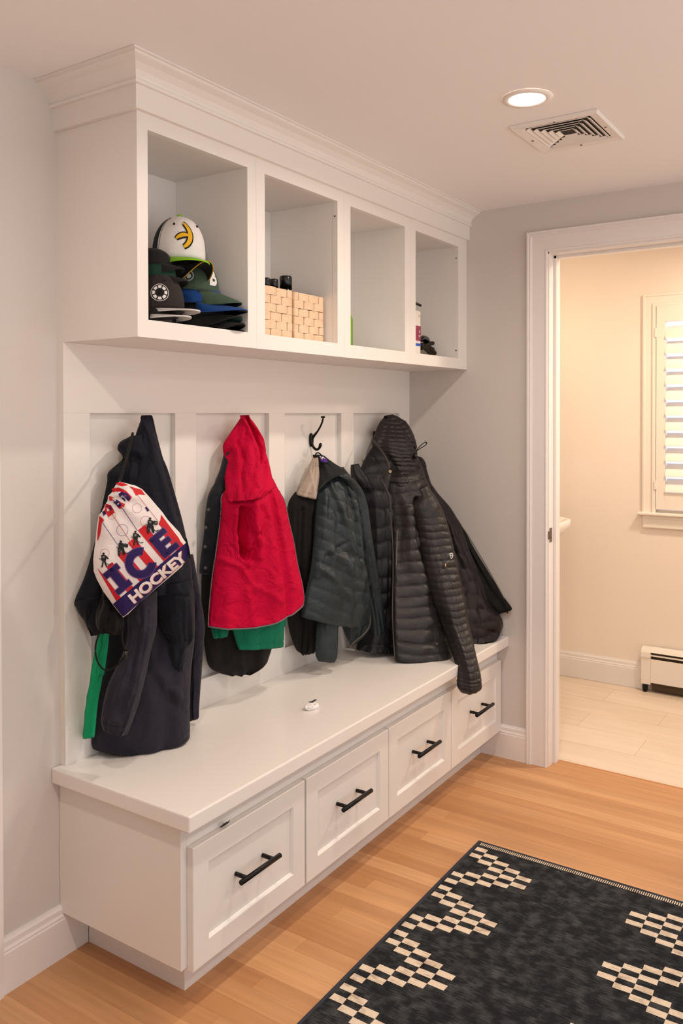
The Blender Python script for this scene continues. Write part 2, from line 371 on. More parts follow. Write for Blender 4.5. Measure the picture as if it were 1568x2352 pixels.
# ---------------------------------------------------------------- ceiling fixtures
M_emit = mat('lamp_lens', (255, 240, 220), .4, emis=(1.0, .90, .78), es=14)
M_ring = mat('lamp_trim', (240, 232, 224), .5)
can_lbl = ['lit recessed ceiling light beside the air vent']
for i, (x, y) in enumerate(CANS[:1]):
    t = thing('recessed_light', can_lbl[0], 'ceiling light', (x, y, H), None)
    bm = bmesh.new(); n = 48; rr = [(.066, H-.0005), (.064, H-.005), (.050, H-.006), (.047, H-.003)]
    rings = [[bm.verts.new((x+r*math.cos(k*2*PI/n), y+r*math.sin(k*2*PI/n), z)) for k in range(n)] for r, z in rr]
    for a in range(3):
        for k in range(n): bm.faces.new((rings[a][k], rings[a][(k+1) % n], rings[a+1][(k+1) % n], rings[a+1][k]))
    obj('trim_ring', bm, M_ring, t, smooth=True)
    bm = bmesh.new(); lathe(bm, [(.047, H-.001), (.047, H-.004), (.001, H-.0045)], x, y, 40); obj('lens', bm, M_emit, t)

# air vent (corners measured on the ceiling)
VX0, VX1, VY0, VY1 = .9277, 1.2104, -.8595, -1.1173
vt = thing('ceiling_vent', 'white square air vent with angled louvers set in the ceiling', 'vent', ((VX0+VX1)/2, (VY0+VY1)/2, H))
M_vent = mat('vent_enamel', (232, 226, 220), .45)
fb = .034
bm = bmesh.new()
o_, i_ = (VX0, VX1, VY1, VY0), (VX0+fb, VX1-fb, VY1+fb, VY0-fb)
def rect(x0, x1, y0, y1, z): return [(x0, y0, z), (x1, y0, z), (x1, y1, z), (x0, y1, z)]
rg = [rect(*o_, H-.0005), rect(o_[0]+.004, o_[1]-.004, o_[2]+.004, o_[3]-.004, H-.010), rect(i_[0]-.006, i_[1]+.006, i_[2]-.006, i_[3]+.006, H-.007), rect(*i_, H-.001)]
vv = [[bm.verts.new(p) for p in r_] for r_ in rg]
for a in range(3):
    for k in range(4): bm.faces.new((vv[a][k], vv[a][(k+1) % 4], vv[a+1][(k+1) % 4], vv[a+1][k]))
obj('vent_frame', bm, M_vent, vt)
obj('duct_shade', BM((i_[0], i_[1], i_[2], i_[3], H-.0012, H-.0006)), mat('duct_shade_paint', (52, 46, 34), .9), vt)  # flat dark sheet, shade behind the slats put into its colour
def slat(p, q, nx, ny):
    bm = bmesh.new(); wd = .0105
    a = [Vector(p)+Vector((0, 0, H-.002)), Vector(q)+Vector((0, 0, H-.002)), Vector(q)+Vector((nx*wd, ny*wd, H-.0075)), Vector(p)+Vector((nx*wd, ny*wd, H-.0075))]
    th = Vector((-ny*0+nx*.0012, ny*.0012, .0012))
    v1 = [bm.verts.new(x) for x in a]; v2 = [bm.verts.new(x+th) for x in a]
    bm.faces.new(v1); bm.faces.new(v2[::-1])
    for k in range(4): bm.faces.new((v1[k], v1[(k+1) % 4], v2[(k+1) % 4], v2[k]))
    obj('slat', bm, M_vent, vt)
cxv = (VX0+VX1)/2; cyv = (VY0+VY1)/2; hx = (i_[1]-i_[0])/2; hy = (i_[3]-i_[2])/2
for k in range(5):
    s = 1-k*.17
    x0, x1, y0, y1 = cxv-hx*s, cxv+hx*s, cyv-hy*s, cyv+hy*s
    q_ = .011
    slat((x0+q_, y0+q_, 0), (x0+q_, y1-q_, 0), -1, 0)
    slat((x0+q_, y0+q_, 0), (x1-q_, y0+q_, 0), 0, -1)
    slat((x1-q_, y0+q_, 0), (x1-q_, y1-q_, 0), 1, 0)
    slat((x0+q_, y1-q_, 0), (x1-q_, y1-q_, 0), 0, 1)
for (x, y) in ((cxv, VY0-.018), (cxv, VY1+.018), (VX0+.018, cyv), (VX1-.018, cyv)):
    bm = bmesh.new(); tube(bm, [(x, y, H-.008), (x, y, H-.0105)], .0035); obj('screw', bm, M_chrome, vt)

# ---------------------------------------------------------------- upper cubbies
DU = .297; ZU0, ZU1 = 1.5997, 2.1406
SEAM = [0, .4475, .8995, 1.3470, 1.8355]
OP = [(.035, .4096), (.4863, .8609), (.9383, 1.3063), (1.3882, 1.7536)]
OZ0, OZ1 = 1.6428, 2.1029
cub_lbl = ['white open cubby cabinet holding the pile of caps, farthest left above the coats', 'white open cubby cabinet holding two woven baskets', 'white empty-looking open cubby cabinet, between the baskets and the black straps', 'white open cubby cabinet touching the right wall, with black straps inside']
for i in range(4):
    x0, x1 = SEAM[i]+.0003, SEAM[i+1]-.0003; a, b = OP[i]
    c = thing('cubby_cabinet', cub_lbl[i], 'cabinet', ((x0+x1)/2, -.15, ZU0), 'open cubbies above the coat hooks')
    fr = DU-.019
    obj('face_frame', BM((x0, a, -DU, -fr, ZU0, ZU1), (b, x1, -DU, -fr, ZU0, ZU1), (a, b, -DU, -fr, ZU0, OZ0), (a, b, -DU, -fr, OZ1, ZU1)), M_white, c)
    obj('side_panel', BM((x0, a-.0005, -fr, 0, ZU0, ZU1)), [M_white], c)
    obj('side_panel', BM((b+.0005, x1, -fr, 0, ZU0, ZU1)), [M_white], c)
    obj('bottom_panel', BM((a-.0005, b+.0005, -fr, 0, ZU0, OZ0)), M_white, c)
    obj('top_panel', BM((a-.0005, b+.0005, -fr, 0, OZ1, ZU1)), M_in, c)
    obj('back_panel', BM((a-.0005, b+.0005, -.02, -.001, OZ0, OZ1)), M_in, c)
    for zs in ((2.056, 1.676) if i == 3 else (2.056,) if i == 1 else ()):
        bm = bmesh.new(); tube(bm, [(b, -.287, zs), (b-.0012, -.287, zs)], .003); obj('screw', bm, M_chrome, c)
# crown moulding with frieze
CRP = [(0, 2.1406), (.013, 2.1406), (.013, 2.1975), (.0205, 2.1985), (.0225, 2.205), (.0185, 2.2095), (.0195, 2.2145), (.026, 2.226), (.040, 2.238), (.057, 2.2455), (.0595, 2.2475), (.0595, 2.2515), (.067, 2.2525), (.067, 2.2565), (0, 2.2565)]
bm = bmesh.new()
sweep(bm, [[(-o, 0, z) for o, z in CRP], [(-o, -DU-o, z) for o, z in CRP], [(L, -DU-o, z) for o, z in CRP]])
struct('trim_crown', bm, M_white)

# ---------------------------------------------------------------- board-and-batten coat panel
PZ1, PZ0 = 1.4167, .5908
BX = [(.0855, .4017), (.4912, .8486), (.9354, 1.2951), (1.3832, 1.7448)]
pn = struct('trim_coat_panel', BM((0, L, -.003, 0, .5, ZU0)), M_white)
bm = bmesh.new()
box(bm, 0, L, -.022, -.003, PZ1, ZU0); box(bm, 0, L, -.022, -.003, .5, PZ0)
xs = [0]+[v for p in BX for v in p]+[L]
for k in range(0, 10, 2): box(bm, xs[k], xs[k+1], -.022, -.003, PZ0, PZ1)
struct('battens', bm, M_white, bevel=.0008, parent=pn)

# ---------------------------------------------------------------- bench
ZC = .50
obj('bench_top', BM((-.028, L-.001, -.486, -.001, .46, ZC)), M_top, bevel=.004, label='thick white bench seat slab running under the hanging coats', cat='bench seat')
bn = thing('storage_bench', 'white built-in bench base with four black-handled drawers', 'bench', (.918, -.22, 0))
obj('side_panel', BM((-.004, .016, -.435, -.001, .1142, .46)), M_white, bn, bevel=.001)
obj('face_frame', BM((.016, L-.002, -.435, -.412, .40, .46), (.016, L-.002, -.435, -.412, .1085, .13), (.455, .47, -.435, -.412, .13, .40), (.912, .921, -.435, -.412, .13, .40), (1.364, 1.374, -.435, -.412, .13, .40), (1.815, L-.002, -.435, -.412, .13, .40), (.016, .03, -.435, -.412, .13, .40)), M_white, bn)
obj('bottom_panel', BM((.016, L-.002, -.412, -.018, .1085, .125)), M_white, bn)
obj('toe_kick', BM((.075, L-.017, -.3686, -.018, 0, .1085)), M_white, bn)
DR = [(.0162, .4582), (.4662, .9143), (.918, 1.3667), (1.3718, 1.830)]
M_groove = M_white
for i, (x0, x1) in enumerate(DR):
    z0, z1 = .1085, .3999; r = .055; yb, yf = -.4355, -.455
    bm = bmesh.new()
    # shaker front: outer ring, inner recess with thin bead
    def rc(x0, x1, z0, z1, y): return [(x0, y, z0), (x1, y, z0), (x1, y, z1), (x0, y, z1)]
    rings = [rc(x0, x1, z0, z1, yb), rc(x0, x1, z0, z1, yf+.0015), rc(x0+.0015, x1-.0015, z0+.0015, z1-.0015, yf), rc(x0+r-.002, x1-r+.002, z0+r-.002, z1-r+.002, yf), rc(x0+r+.003, x1-r-.003, z0+r+.003, z1-r-.003, yf+.0055), rc(x0+r+.004, x1-r-.004, z0+r+.004, z1-r-.004, yf+.0085)]
    # narrower rails than stiles
    vv = [[bm.verts.new(p) for p in q] for q in rings]
    bm.faces.new(vv[0][::-1]); bm.faces.new(vv[-1])
    for a in range(len(vv)-1):
        for k in range(4): bm.faces.new((vv[a][k], vv[a][(k+1) % 4], vv[a+1][(k+1) % 4], vv[a+1][k]))
    dr = obj('drawer', bm, M_white, bn)
    hx0 = (x0+x1)/2-.078; hx1 = hx0+.156; hz = .2665
    hx0 -= .008 if i < 2 else 0; hx1 -= .008 if i < 2 else 0
    bm = bmesh.new(); tube(bm, [(hx0, -.485, hz), (hx1, -.485, hz)], .0065, 16)
    for hx in (hx0+.025, hx1-.025): tube(bm, [(hx, -.485, hz), (hx, yf+.008, hz)], .0055, 14)
    h = obj('handle', bm, M_black, dr, label='black bar handle')
# scrap of fabric caught above the first drawer
bm = bmesh.new()
p = U(517, 1890, 1, -.45); pts = []
for k in range(7): tube(bm, [p+Vector((k*.003-.009, .006, -.008)), p+Vector((k*.003-.009, -.002, -.001+.002*math.sin(k*2))), p+Vector((k*.0035-.010, -.004, .003*math.cos(k)+.001))], [.002, .0016, .0006], 6)
obj('fabric_scrap', bm, mat('scrap_fabric', (70, 68, 70), .9), label='grey fabric scrap poking out above the nearest drawer', cat='fabric scrap')

# ---------------------------------------------------------------- rug
M_rd = bpy.data.materials.new('rug_charcoal'); M_rl = bpy.data.materials.new('rug_cream')
def rugmat(m, c0, c1, frac):
    m.use_nodes = True; nt = m.node_tree; b = nt.nodes['Principled BSDF']; lk = nt.links.new
    tc = nd(nt, 'ShaderNodeTexCoord'); mp = nd(nt, 'ShaderNodeMapping'); mp.inputs['Scale'].default_value = (420, 28, 1); lk(tc.outputs['Object'], mp.inputs[0])
    n = nd(nt, 'ShaderNodeTexNoise'); n.inputs['Scale'].default_value = 1; n.inputs['Detail'].default_value = 3; lk(mp.outputs[0], n.inputs['Vector'])
    n3 = nd(nt, 'ShaderNodeTexNoise'); n3.inputs['Scale'].default_value = 30; n3.inputs['Detail'].default_value = 4; lk(tc.outputs['Object'], n3.inputs['Vector'])
    ad = nd(nt, 'ShaderNodeMath', operation='ADD'); lk(n.outputs[0], ad.inputs[0]); lk(n3.outputs[0], ad.inputs[1])
    r = nd(nt, 'ShaderNodeValToRGB'); e = r.color_ramp.elements
    h = nd(nt, 'ShaderNodeMath', operation='MULTIPLY'); h.inputs[1].default_value = .5; lk(ad.outputs[0], h.inputs[0])
    e[0].position = frac-.09; e[1].position = frac+.11; e[0].color = (*lin(c0), 1); e[1].color = (*lin(c1), 1)
    lk(h.outputs[0], r.inputs[0]); lk(r.outputs[0], b.inputs['Base Color']); b.inputs['Roughness'].default_value = .95; b.inputs['Specular IOR Level'].default_value = .1
    bp = nd(nt, 'ShaderNodeBump'); bp.inputs['Strength'].default_value = .5; bp.inputs['Distance'].default_value = .002; lk(n.outputs[0], bp.inputs['Height']); lk(bp.outputs[0], b.inputs['Normal'])
rugmat(M_rd, (33, 34, 37), (76, 76, 76), .55); rugmat(M_rl, (150, 128, 106), (222, 204, 182), .40)
M_rb = mat('rug_binding', (44, 46, 58), .9)
RX, RY = 1.132, -.671
PER = .0218; CW = .0452
motif = {0: (0, 2, 8, 10), 1: (1, 3, 7, 9), 2: (2, 4, 6, 8), 3: (3, 5, 7), 4: (4, 6)}
LEN, WID = 1.95, .785
ysl = [0, .009, .0145, .0515]+[.0515+CW*k for k in range(1, 5)]           # from the bench side
ysr = [.5245+CW*k for k in range(0, 5)]+[.7500-.002, .785-.009, .785]
ys = sorted(set(ysl[:8]+[.26, .33, .40, .46]+ysr))
xsr = [0, .007]+[.010+.0042*k for k in range(6)]+[]                     # far end stripe band
nrow = int((LEN-.042)/PER)
xsr = [0, .007, .011, .030, .0415]+[.0415+PER*k for k in range(1, nrow)]+[LEN-.01, LEN]
def lightcell(xc, yc):
    if xc < .0415 or xc > LEN-.012: return False
    r = int(round((xc-.0525)/PER)) % 12
    # columns on the bench side
    def colof(y):
        if .0145 < y < .0515: return 0
        if y >= .0515 and y < .0515+4*CW: return 1+int((y-.0515)/CW)
        return None
    c = colof(yc)
    if c is None:
        if yc > .5245:
            q = int((yc-.5245)/CW)
            c = 4-q if q < 5 else None
    return c is not None and c >= 0 and r in motif[c]
bm = bmesh.new(); jit = {}
V = {}
for i, xr in enumerate(xsr):
    for j, yr in enumerate(ys):
        jx = 0 if i < 5 or i > len(xsr)-3 else random.uniform(-.0008, .0008); jy = 0 if j < 2 or j > len(ys)-3 else random.uniform(-.0008, .0008)
        z = .0075+.0012*noise.noise(Vector((xr*3, yr*3, 0)))
        V[i, j] = bm.verts.new((RX-xr+jx, RY-yr+jy, z))
for i in range(len(xsr)-1):
    for j in range(len(ys)-1):
        xc, yc = (xsr[i]+xsr[i+1])/2, (ys[j]+ys[j+1])/2
        mi = 2 if (xc < .007 or yc < .009 or yc > WID-.009 or xc > LEN-.009) else (1 if lightcell(xc, yc) else 0)
        bm.faces.new((V[i, j], V[i, j+1], V[i+1, j+1], V[i+1, j])).material_index = mi
# edge skirt
ring = [V[i, 0] for i in range(len(xsr))]+[V[len(xsr)-1, j] for j in range(1, len(ys))]+[V[i, len(ys)-1] for i in range(len(xsr)-2, -1, -1)]+[V[0, j] for j in range(len(ys)-2, 0, -1)]
low = [bm.verts.new((v.co.x, v.co.y, .0005)) for v in ring]
for k in range(len(ring)):
    bm.faces.new((ring[k], ring[(k+1) % len(ring)], low[(k+1) % len(ring)], low[k])).material_index = 2
rug = obj('area_rug', bm, [M_rd, M_rl, M_rb], label='charcoal rug with cream stepped checker motifs on the oak floor', cat='rug')
bm = bmesh.new(); k = 0; y = RY-.016
while y > RY-WID+.016:
    v = [bm.verts.new(p) for p in ((RX-.012, y, .0089), (RX-.029, y, .0089), (RX-.029, y-.0032, .0089), (RX-.012, y-.0032, .0089))]
    bm.faces.new(v); y -= .0062
obj('striped_border', bm, M_rl, rug, label='cream dashed border stripe')

# ---------------------------------------------------------------- cloth builder
def ss(a, b, x):
    t = min(1, max(0, (x-a)/(b-a))); return t*t*(3-2*t)
def c3(x, y): return 140+x/2.672, 900+y/2.672
def c4(x, y): return 620+x/2.613, 900+y/2.613
def cloth(name, rows, m, parent, cr=c3, nt=None, nu=26, drape=.006, dk=4.5, seed=0, wrk=.0035, wsc=26, quilt=None, ridges=(), sag=0, power=.62, open_end=True, zmin=None, yclamp=-.0245, label=None, diag=None):
    '''Folded cloth piece. rows: (xL, yL, dL, xR, yR, dR, front thickness, back thickness); x, y traced, d = distance from the wall in metres.'''
    rw = []
    for r in rows:
        a = cr(r[0], r[1]); b = cr(r[3], r[4])
        rw.append((a[0], a[1], r[2], b[0], b[1], r[5], r[6], r[7] if len(r) > 7 else r[6]*.6))
    Ln = sum(math.hypot((a[0]+a[3]-b[0]-b[3])/2, (a[1]+a[4]-b[1]-b[4])/2) for a, b in zip(rw, rw[1:]))
    if nt is None: nt = max(14, int(Ln/3.2))
    if quilt: nt = max(nt, int(quilt[0]*9))
    # resample evenly along the length
    fine = crspline(rw, 300); acc = [0]
    for a, b in zip(fine, fine[1:]): acc.append(acc[-1]+math.hypot((a[0]+a[3]-b[0]-b[3])/2, (a[1]+a[4]-b[1]-b[4])/2)+1e-6)
    out = []; j = 0
    for i in range(nt):
        t = i/(nt-1)*acc[-1]
        while j < 298 and acc[j+1] < t: j += 1
        u = (t-acc[j])/(acc[j+1]-acc[j]); out.append(tuple(p+(q-p)*u for p, q in zip(fine[j], fine[j+1])))
    rdg = []
    for pts, wd, amp in ridges: rdg.append(([cr(*p) for p in pts], wd/2.65, amp))
    bm = bmesh.new(); rings = []; fronts = []
    for i, r in enumerate(out):
        t = i/(nt-1); A = G(r[0], r[1], r[2]); B = G(r[3], r[4], r[5])
        dv = B-A; hz = Vector((dv.x, dv.y, 0));
        if hz.length < 1e-5: hz = Vector((.6, -.8, 0))
        n = Vector((hz.y, -hz.x, 0)).normalized()
        mid = (A+B)/2
        if n.dot(CAM-mid) < 0: n = -n
        wid = dv.length
        fr, bk = [], []
        tfr = min(r[6], wid*.5); tbk = min(r[7], wid*.6)
        for k in range(nu+1):
            s = k/nu; e = max(0, math.sin(PI*s)); prof = e**power; win = min(1, e*2.2)
            qx, qy = r[0]+(r[3]-r[0])*s, r[1]+(r[4]-r[1])*s
            P = A+dv*s
            if sag: P = P-Vector((0, 0, sag*e*ss(.75, 1, t)))
            dsp = 0
            dsp += drape*ss(0, .25, t)*win*(noise.noise(Vector((s*dk, t*1.1, seed*3.7)))*1.4+.5*noise.noise(Vector((s*dk*2.3, t*2+s, seed*5.1+9))))*2
            q3 = Vector((qx/wsc*.8, qy/wsc*.45+qx/wsc*.25, seed*2.3)); nz = noise.noise(q3)
            dsp += wrk*win*(1-abs(nz)*2.4)
            if quilt:
                N, amp, skew = quilt[:3]; ph = t*N+skew*(s-.5)+.25*noise.noise(Vector((s*3, t*6, seed)))
                qq = abs(math.sin(PI*ph))**.45
                if len(quilt) > 3: amp = amp*(.15+.85*ss(quilt[3], quilt[3]+.12, t))
                dsp += amp*(qq-.8)*min(1, e*3+.25)
                # puckers along the seam
                dsp += amp*.35*(1-qq)*noise.noise(Vector((qx*.25, ph*2, seed)))
            for pts, wd, amp in rdg:
                best = 1e9; bt = 0
                for h in range(len(pts)-1):
                    (x1, y1), (x2, y2) = pts[h], pts[h+1]; ll = (x2-x1)**2+(y2-y1)**2
                    u = max(0, min(1, ((qx-x1)*(x2-x1)+(qy-y1)*(y2-y1))/ll)); dd = math.hypot(qx-x1-u*(x2-x1), qy-y1-u*(y2-y1))
                    if dd < best: best = dd
                if best < wd*3: dsp += amp*math.exp(-(best/wd)**2)
            pf = P+n*(tfr*prof+dsp*.95)
            pb = P-n*(tbk*prof)-n*dsp*.2
            for v in (pf, pb):
                if v.y > yclamp: v.y = yclamp
                if v.x > L-.006: v.x = L-.006
                lim = zmin if zmin is not None else ZC+.002
                if v.z < lim and v.y > -.49: v.z = lim
            fr.append(pf); bk.append(pb)
        fronts.append(fr)
        rings.append([bm.verts.new(p) for p in fr]+[bm.verts.new(p) for p in bk[-2:0:-1]])
    n_ = len(rings[0])
    for i in range(len(rings)-1):
        for k in range(n_):
            try: bm.faces.new((rings[i][k], rings[i][(k+1) % n_], rings[i+1][(k+1) % n_], rings[i+1][k])).smooth = True
            except ValueError: pass
    # closed top, open (hollow) bottom: turned-in hem and an inner ceiling
    def cap(ring, inward):
        c = Vector((0, 0, 0))
        for v in ring: c += v.co
        c /= len(ring)
        inner = [bm.verts.new(v.co.lerp(c, .10)+Vector((0, 0, inward*.3))) for v in ring]
        inn2 = [bm.verts.new(v.co.lerp(c, .30)+Vector((0, 0, inward))) for v in ring]
        for k in range(len(ring)):
            bm.faces.new((ring[k], ring[(k+1) % n_], inner[(k+1) % n_], inner[k])); bm.faces.new((inner[k], inner[(k+1) % n_], inn2[(k+1) % n_], inn2[k]))
        bm.faces.new(inn2)
    cap(rings[0], -.002); cap(rings[-1], .02 if open_end else .002)
    o = obj(name, bm, m, parent, label=label)
    return o, fronts
def edge_tube(name, pts, r, m, parent, label=None, n=7):
    bm = bmesh.new(); tube(bm, pts, r, n); return obj(name, bm, m, parent, label=label)
def crtube(name, pts, r, m, parent, n=24, cr=c3, label=None):
    'tube through traced points (x, y, d)'
    P = [G(*cr(x, y), d) for x, y, d in pts]
    P = [Vector(p) for p in crspline([tuple(p) for p in P], n)]
    bm = bmesh.new(); tube(bm, P, r, 8); return obj(name, bm, m, parent, label=label)

# ---------------------------------------------------------------- hooks
HX = [.2436, .6699, 1.1152, 1.564]
hl = ['black wall hook behind the navy coats', 'black wall hook behind the red jacket', 'black double wall hook in plain view above the teal jacket', 'black wall hook behind the black puffer jackets']
def make_hook(x, label):
    t = thing('coat_hook', label, 'coat hook', (x, -.006, 1.31), 'coat hooks on the panel')
    bm = bmesh.new(); lathe(bm, [(.016, 0), (.016, .004), (.012, .008), (.003, .009)], 0, 0, 24, .62, 1.6)
    for v in bm.verts: v.co = Vector((x+v.co.x, -.006-v.co.z, 1.318+v.co.y))
    obj('back_plate', bm, M_black, t)
    up = [(x, -.010, 1.322), (x, -.022, 1.335), (x, -.038, 1.352), (x, -.052, 1.373), (x, -.060, 1.392), (x, -.061, 1.402)]
    up = [Vector(p) for p in crspline(up, 16)]
    bm = bmesh.new(); tube(bm, up, [.0065-.003*min(1, k/6) for k in range(16)], 10)
    tube(bm, [up[-1]-Vector((0, 0, .003)), up[-1]+Vector((0, 0, .004))], .0075, 14)
    lo = [Vector(p) for p in crspline([(x, -.010, 1.312), (x, -.016, 1.294), (x, -.030, 1.283), (x, -.043, 1.288), (x, -.049, 1.300), (x, -.050, 1.308)], 14)]
    tube(bm, lo, [.005]*9+[.0055, .006, .006, .0055, .003], 10)
    obj('hook_arm', bm, M_black, t)
for x, l_ in zip(HX, hl): make_hook(x, l_)

# ---------------------------------------------------------------- fabrics
F = lambda n, c, r=.75, sh=.04, b=.25, bs=420, mo=.12, ms=9, sp=.18, wk=.35: mat(n, c, r, sheen=sh, bump=b, bscale=bs, mottle=mo, mscale=ms, spec=sp, wrinkle=wk)
F_navy = F('navy_softshell', (19, 20, 32)); F_navy2 = F('navy_dark', (17, 19, 29)); F_plum = F('charcoal_plum', (37, 34, 46), .6)
F_green = F('green_nylon', (8, 150, 100), .55); F_dgreen = F('green_cotton', (10, 112, 82), .8)
F_black = F('black_mesh', (20, 18, 18), .85); F_blk2 = F('black_cotton', (26, 23, 22), .85)
F_red = F('crimson_cotton', (190, 0, 52), .7, .0, .2, 500, .07, sp=.12, wk=.6); F_pipe = F('grey_piping', (110, 104, 104), .6)
F_denim = F('dark_denim', (28, 30, 36), .85, .2, .6, 260, .3, 40)
F_tan = F('tan_lining', (176, 158, 144), .6, .1)
F_teal = F('teal_nylon', (29, 40, 44), .46, .0, .12, 300, .25, 14, .4, wk=.3); F_tealc = F('dark_collar', (36, 38, 38), .6)
F_puff = F('black_puffer_nylon', (31, 26, 26), .46, .0, .12, 300, .15, 12, .4, wk=.16); F_puff2 = F('black_violet_nylon', (19, 17, 22), .5, .0, .12, 300, .15, 12, .3, wk=.12)
F_puff3 = F('brown_black_nylon', (33, 27, 28), .48, .0, .12, 300, .15, 12, .3, wk=.14); F_lin = F('black_lining', (22, 20, 20), .7)
F_pur = F('purple_tag', (88, 50, 150), .6); M_zip = mat('zipper_metal', (120, 112, 100), .35, metal=.8); M_brass = mat('zip_pull', (190, 160, 120), .35, metal=.8)
M_zipd = mat('dull_zip', (70, 64, 58), .5, metal=.3); M_label = mat('white_print', (225, 222, 220), .6)

# ================================================================ coats on the first hook
# green garment behind
g = thing('green_garment', 'bright green garment edge hanging behind the navy coat, far left hook', 'garment', tuple(G(*c3(200, 2100), .04)))
cloth('garment_strip', [(236, 1440, .06, 296, 1440, .09, .014), (222, 1600, .05, 275, 1600, .09, .014), (196, 1750, .045, 250, 1760, .085, .014), (172, 1920, .04, 222, 1920, .08, .014), (152, 2080, .03, 206, 2080, .075, .016), (156, 2122, .03, 200, 2122, .075, .014)], F_green, g, drape=.003, seed=3, nu=16)
cloth('inner_fold', [(262, 1470, .085, 298, 1470, .10, .008), (250, 1600, .08, 284, 1600, .10, .008), (232, 1740, .08, 262, 1740, .10, .008)], F_green, g, drape=.002, seed=4, nu=12)

a = thing('navy_jacket', 'navy jacket hanging behind the hooded navy coat, its folded sleeve poking out left', 'jacket', tuple(G(*c3(420, 1300), .08)))
cloth('jacket_body', [(425, 275, .045, 500, 262, .08, .02), (366, 305, .035, 520, 330, .09, .025), (352, 350, .03, 530, 370, .10, .03), (376, 412, .03, 560, 420, .10, .03), (290, 490, .03, 600, 490, .10, .04), (278, 560, .03, 640, 560, .11, .04), (240, 740, .03, 680, 740, .12, .04), (212, 900, .03, 700, 900, .13, .05), (150, 1120, .03, 700, 1080, .14, .05), (82, 1290, .03, 700, 1200, .14, .05), (110, 1330, .03, 700, 1240, .14, .05)], F_navy2, a, seed=5, drape=.01, ridges=[([(360, 330), (300, 500), (250, 700)], 22, .008), ([(400, 420), (330, 640)], 18, -.01)])
cloth('sleeve', [(92, 1280, .03, 300, 1230, .10, .03), (100, 1340, .03, 300, 1300, .10, .03), (150, 1400, .03, 290, 1390, .10, .03), (205, 1470, .04, 280, 1470, .10, .02), (218, 1494, .05, 262, 1480, .09, .015)], F_navy2, a, seed=6)

b = thing('hooded_navy_coat', 'long navy coat with pointed hood hanging from the leftmost hook behind the drawstring bag', 'coat', tuple(G(*c3(520, 2100), .08)))
cloth('coat_skirt', [(300, 1150, .05, 815, 1150, .16, .04, .06), (292, 1480, .04, 822, 1480, .17, .05, .08), (268, 1700, .035, 800, 1700, .18, .055, .09), (226, 1900, .03, 790, 1900, .185, .055, .09), (195, 2080, .025, 792, 2080, .185, .055, .09), (187, 2150, .025, 790, 2120, .185, .05, .09), (196, 2192, .03, 780, 2142, .18, .045, .08)], F_plum, b, seed=8, drape=.008, dk=3.5, sag=.012,
      ridges=[([(530, 1680), (600, 1820), (740, 1950)], 30, -.007), ([(555, 1660), (640, 1790), (790, 1900)], 24, .006), ([(560, 1600), (700, 1820)], 24, .006), ([(250, 2120), (500, 2170), (790, 2100)], 14, -.004)])
cloth('sleeve', [(730, 1000, .11, 800, 1000, .17, .03), (770, 1250, .12, 846, 1230, .17, .03), (788, 1400, .12, 878, 1430, .17, .035), (795, 1560, .11, 868, 1560, .16, .03), (797, 1750, .10, 856, 1750, .14, .025), (794, 1930, .09, 845, 1930, .12, .022), (793, 1995, .085, 845, 1990, .115, .02), (798, 2016, .085, 840, 2008, .11, .018)], F_plum, b, seed=9, drape=.004, ridges=[([(840, 1250), (830, 1500)], 14, -.006)])
cloth('coat_body', [(505, 146, .052, 548, 143, .078, .016), (480, 200, .05, 568, 200, .085, .02), (456, 268, .05, 588, 262, .09, .025), (420, 400, .05, 622, 392, .11, .03), (392, 500, .06, 655, 480, .13, .035), (370, 620, .07, 690, 600, .15, .04), (350, 760, .08, 735, 760, .17, .045), (310, 920, .09, 772, 920, .19, .045), (270, 1100, .10, 800, 1060, .20, .045), (252, 1200, .10, 804, 1160, .20, .045), (256, 1256, .10, 800, 1212, .20, .04)], F_navy, b, seed=10, drape=.006,
      ridges=[([(555, 150), (600, 330), (640, 520), (700, 760)], 10, -.010), ([(520, 160), (560, 330), (600, 520), (670, 800), (720, 1000)], 16, .008), ([(535, 200), (540, 420)], 18, -.004), ([(640, 430), (730, 750), (780, 980)], 12, .006)])
cloth('sleeve', [(560, 1180, .17, 812, 1150, .215, .03), (585, 1260, .17, 812, 1230, .215, .035), (600, 1340, .165, 816, 1330, .21, .035), (612, 1440, .16, 818, 1440, .205, .035), (650, 1500, .16, 818, 1505, .20, .03), (680, 1553, .16, 800, 1545, .195, .022)], F_navy2, b, seed=11, drape=.004, ridges=[([(820, 1250), (700, 1235), (580, 1245)], 8, -.006)])
cloth('fold_panel', [(668, 1520, .17, 795, 1520, .195, .02), (665, 1600, .17, 768, 1600, .19, .02), (690, 1700, .17, 752, 1700, .19, .015), (732, 1790, .17, 748, 1788, .18, .006)], F_navy2, b, seed=12, drape=.003, nu=14)
cloth('sleeve', [(405, 1270, .175, 590, 1220, .225, .035), (408, 1400, .175, 590, 1380, .225, .04), (408, 1480, .175, 580, 1480, .225, .04), (390, 1580, .175, 553, 1580, .22, .04), (338, 1690, .17, 530, 1700, .22, .04), (288, 1800, .165, 505, 1805, .215, .04), (262, 1900, .16, 474, 1920, .21, .035), (248, 1990, .16, 440, 2020, .205, .03), (246, 2030, .16, 425, 2060, .20, .026), (258, 2072, .16, 406, 2102, .20, .02)], F_plum, b, seed=13, drape=.006,
      ridges=[([(430, 1420), (440, 1540), (360, 1700)], 16, -.006), ([(560, 1440), (500, 1640), (420, 1820)], 18, .006), ([(250, 2010), (330, 2030), (430, 2045)], 7, -.004)])
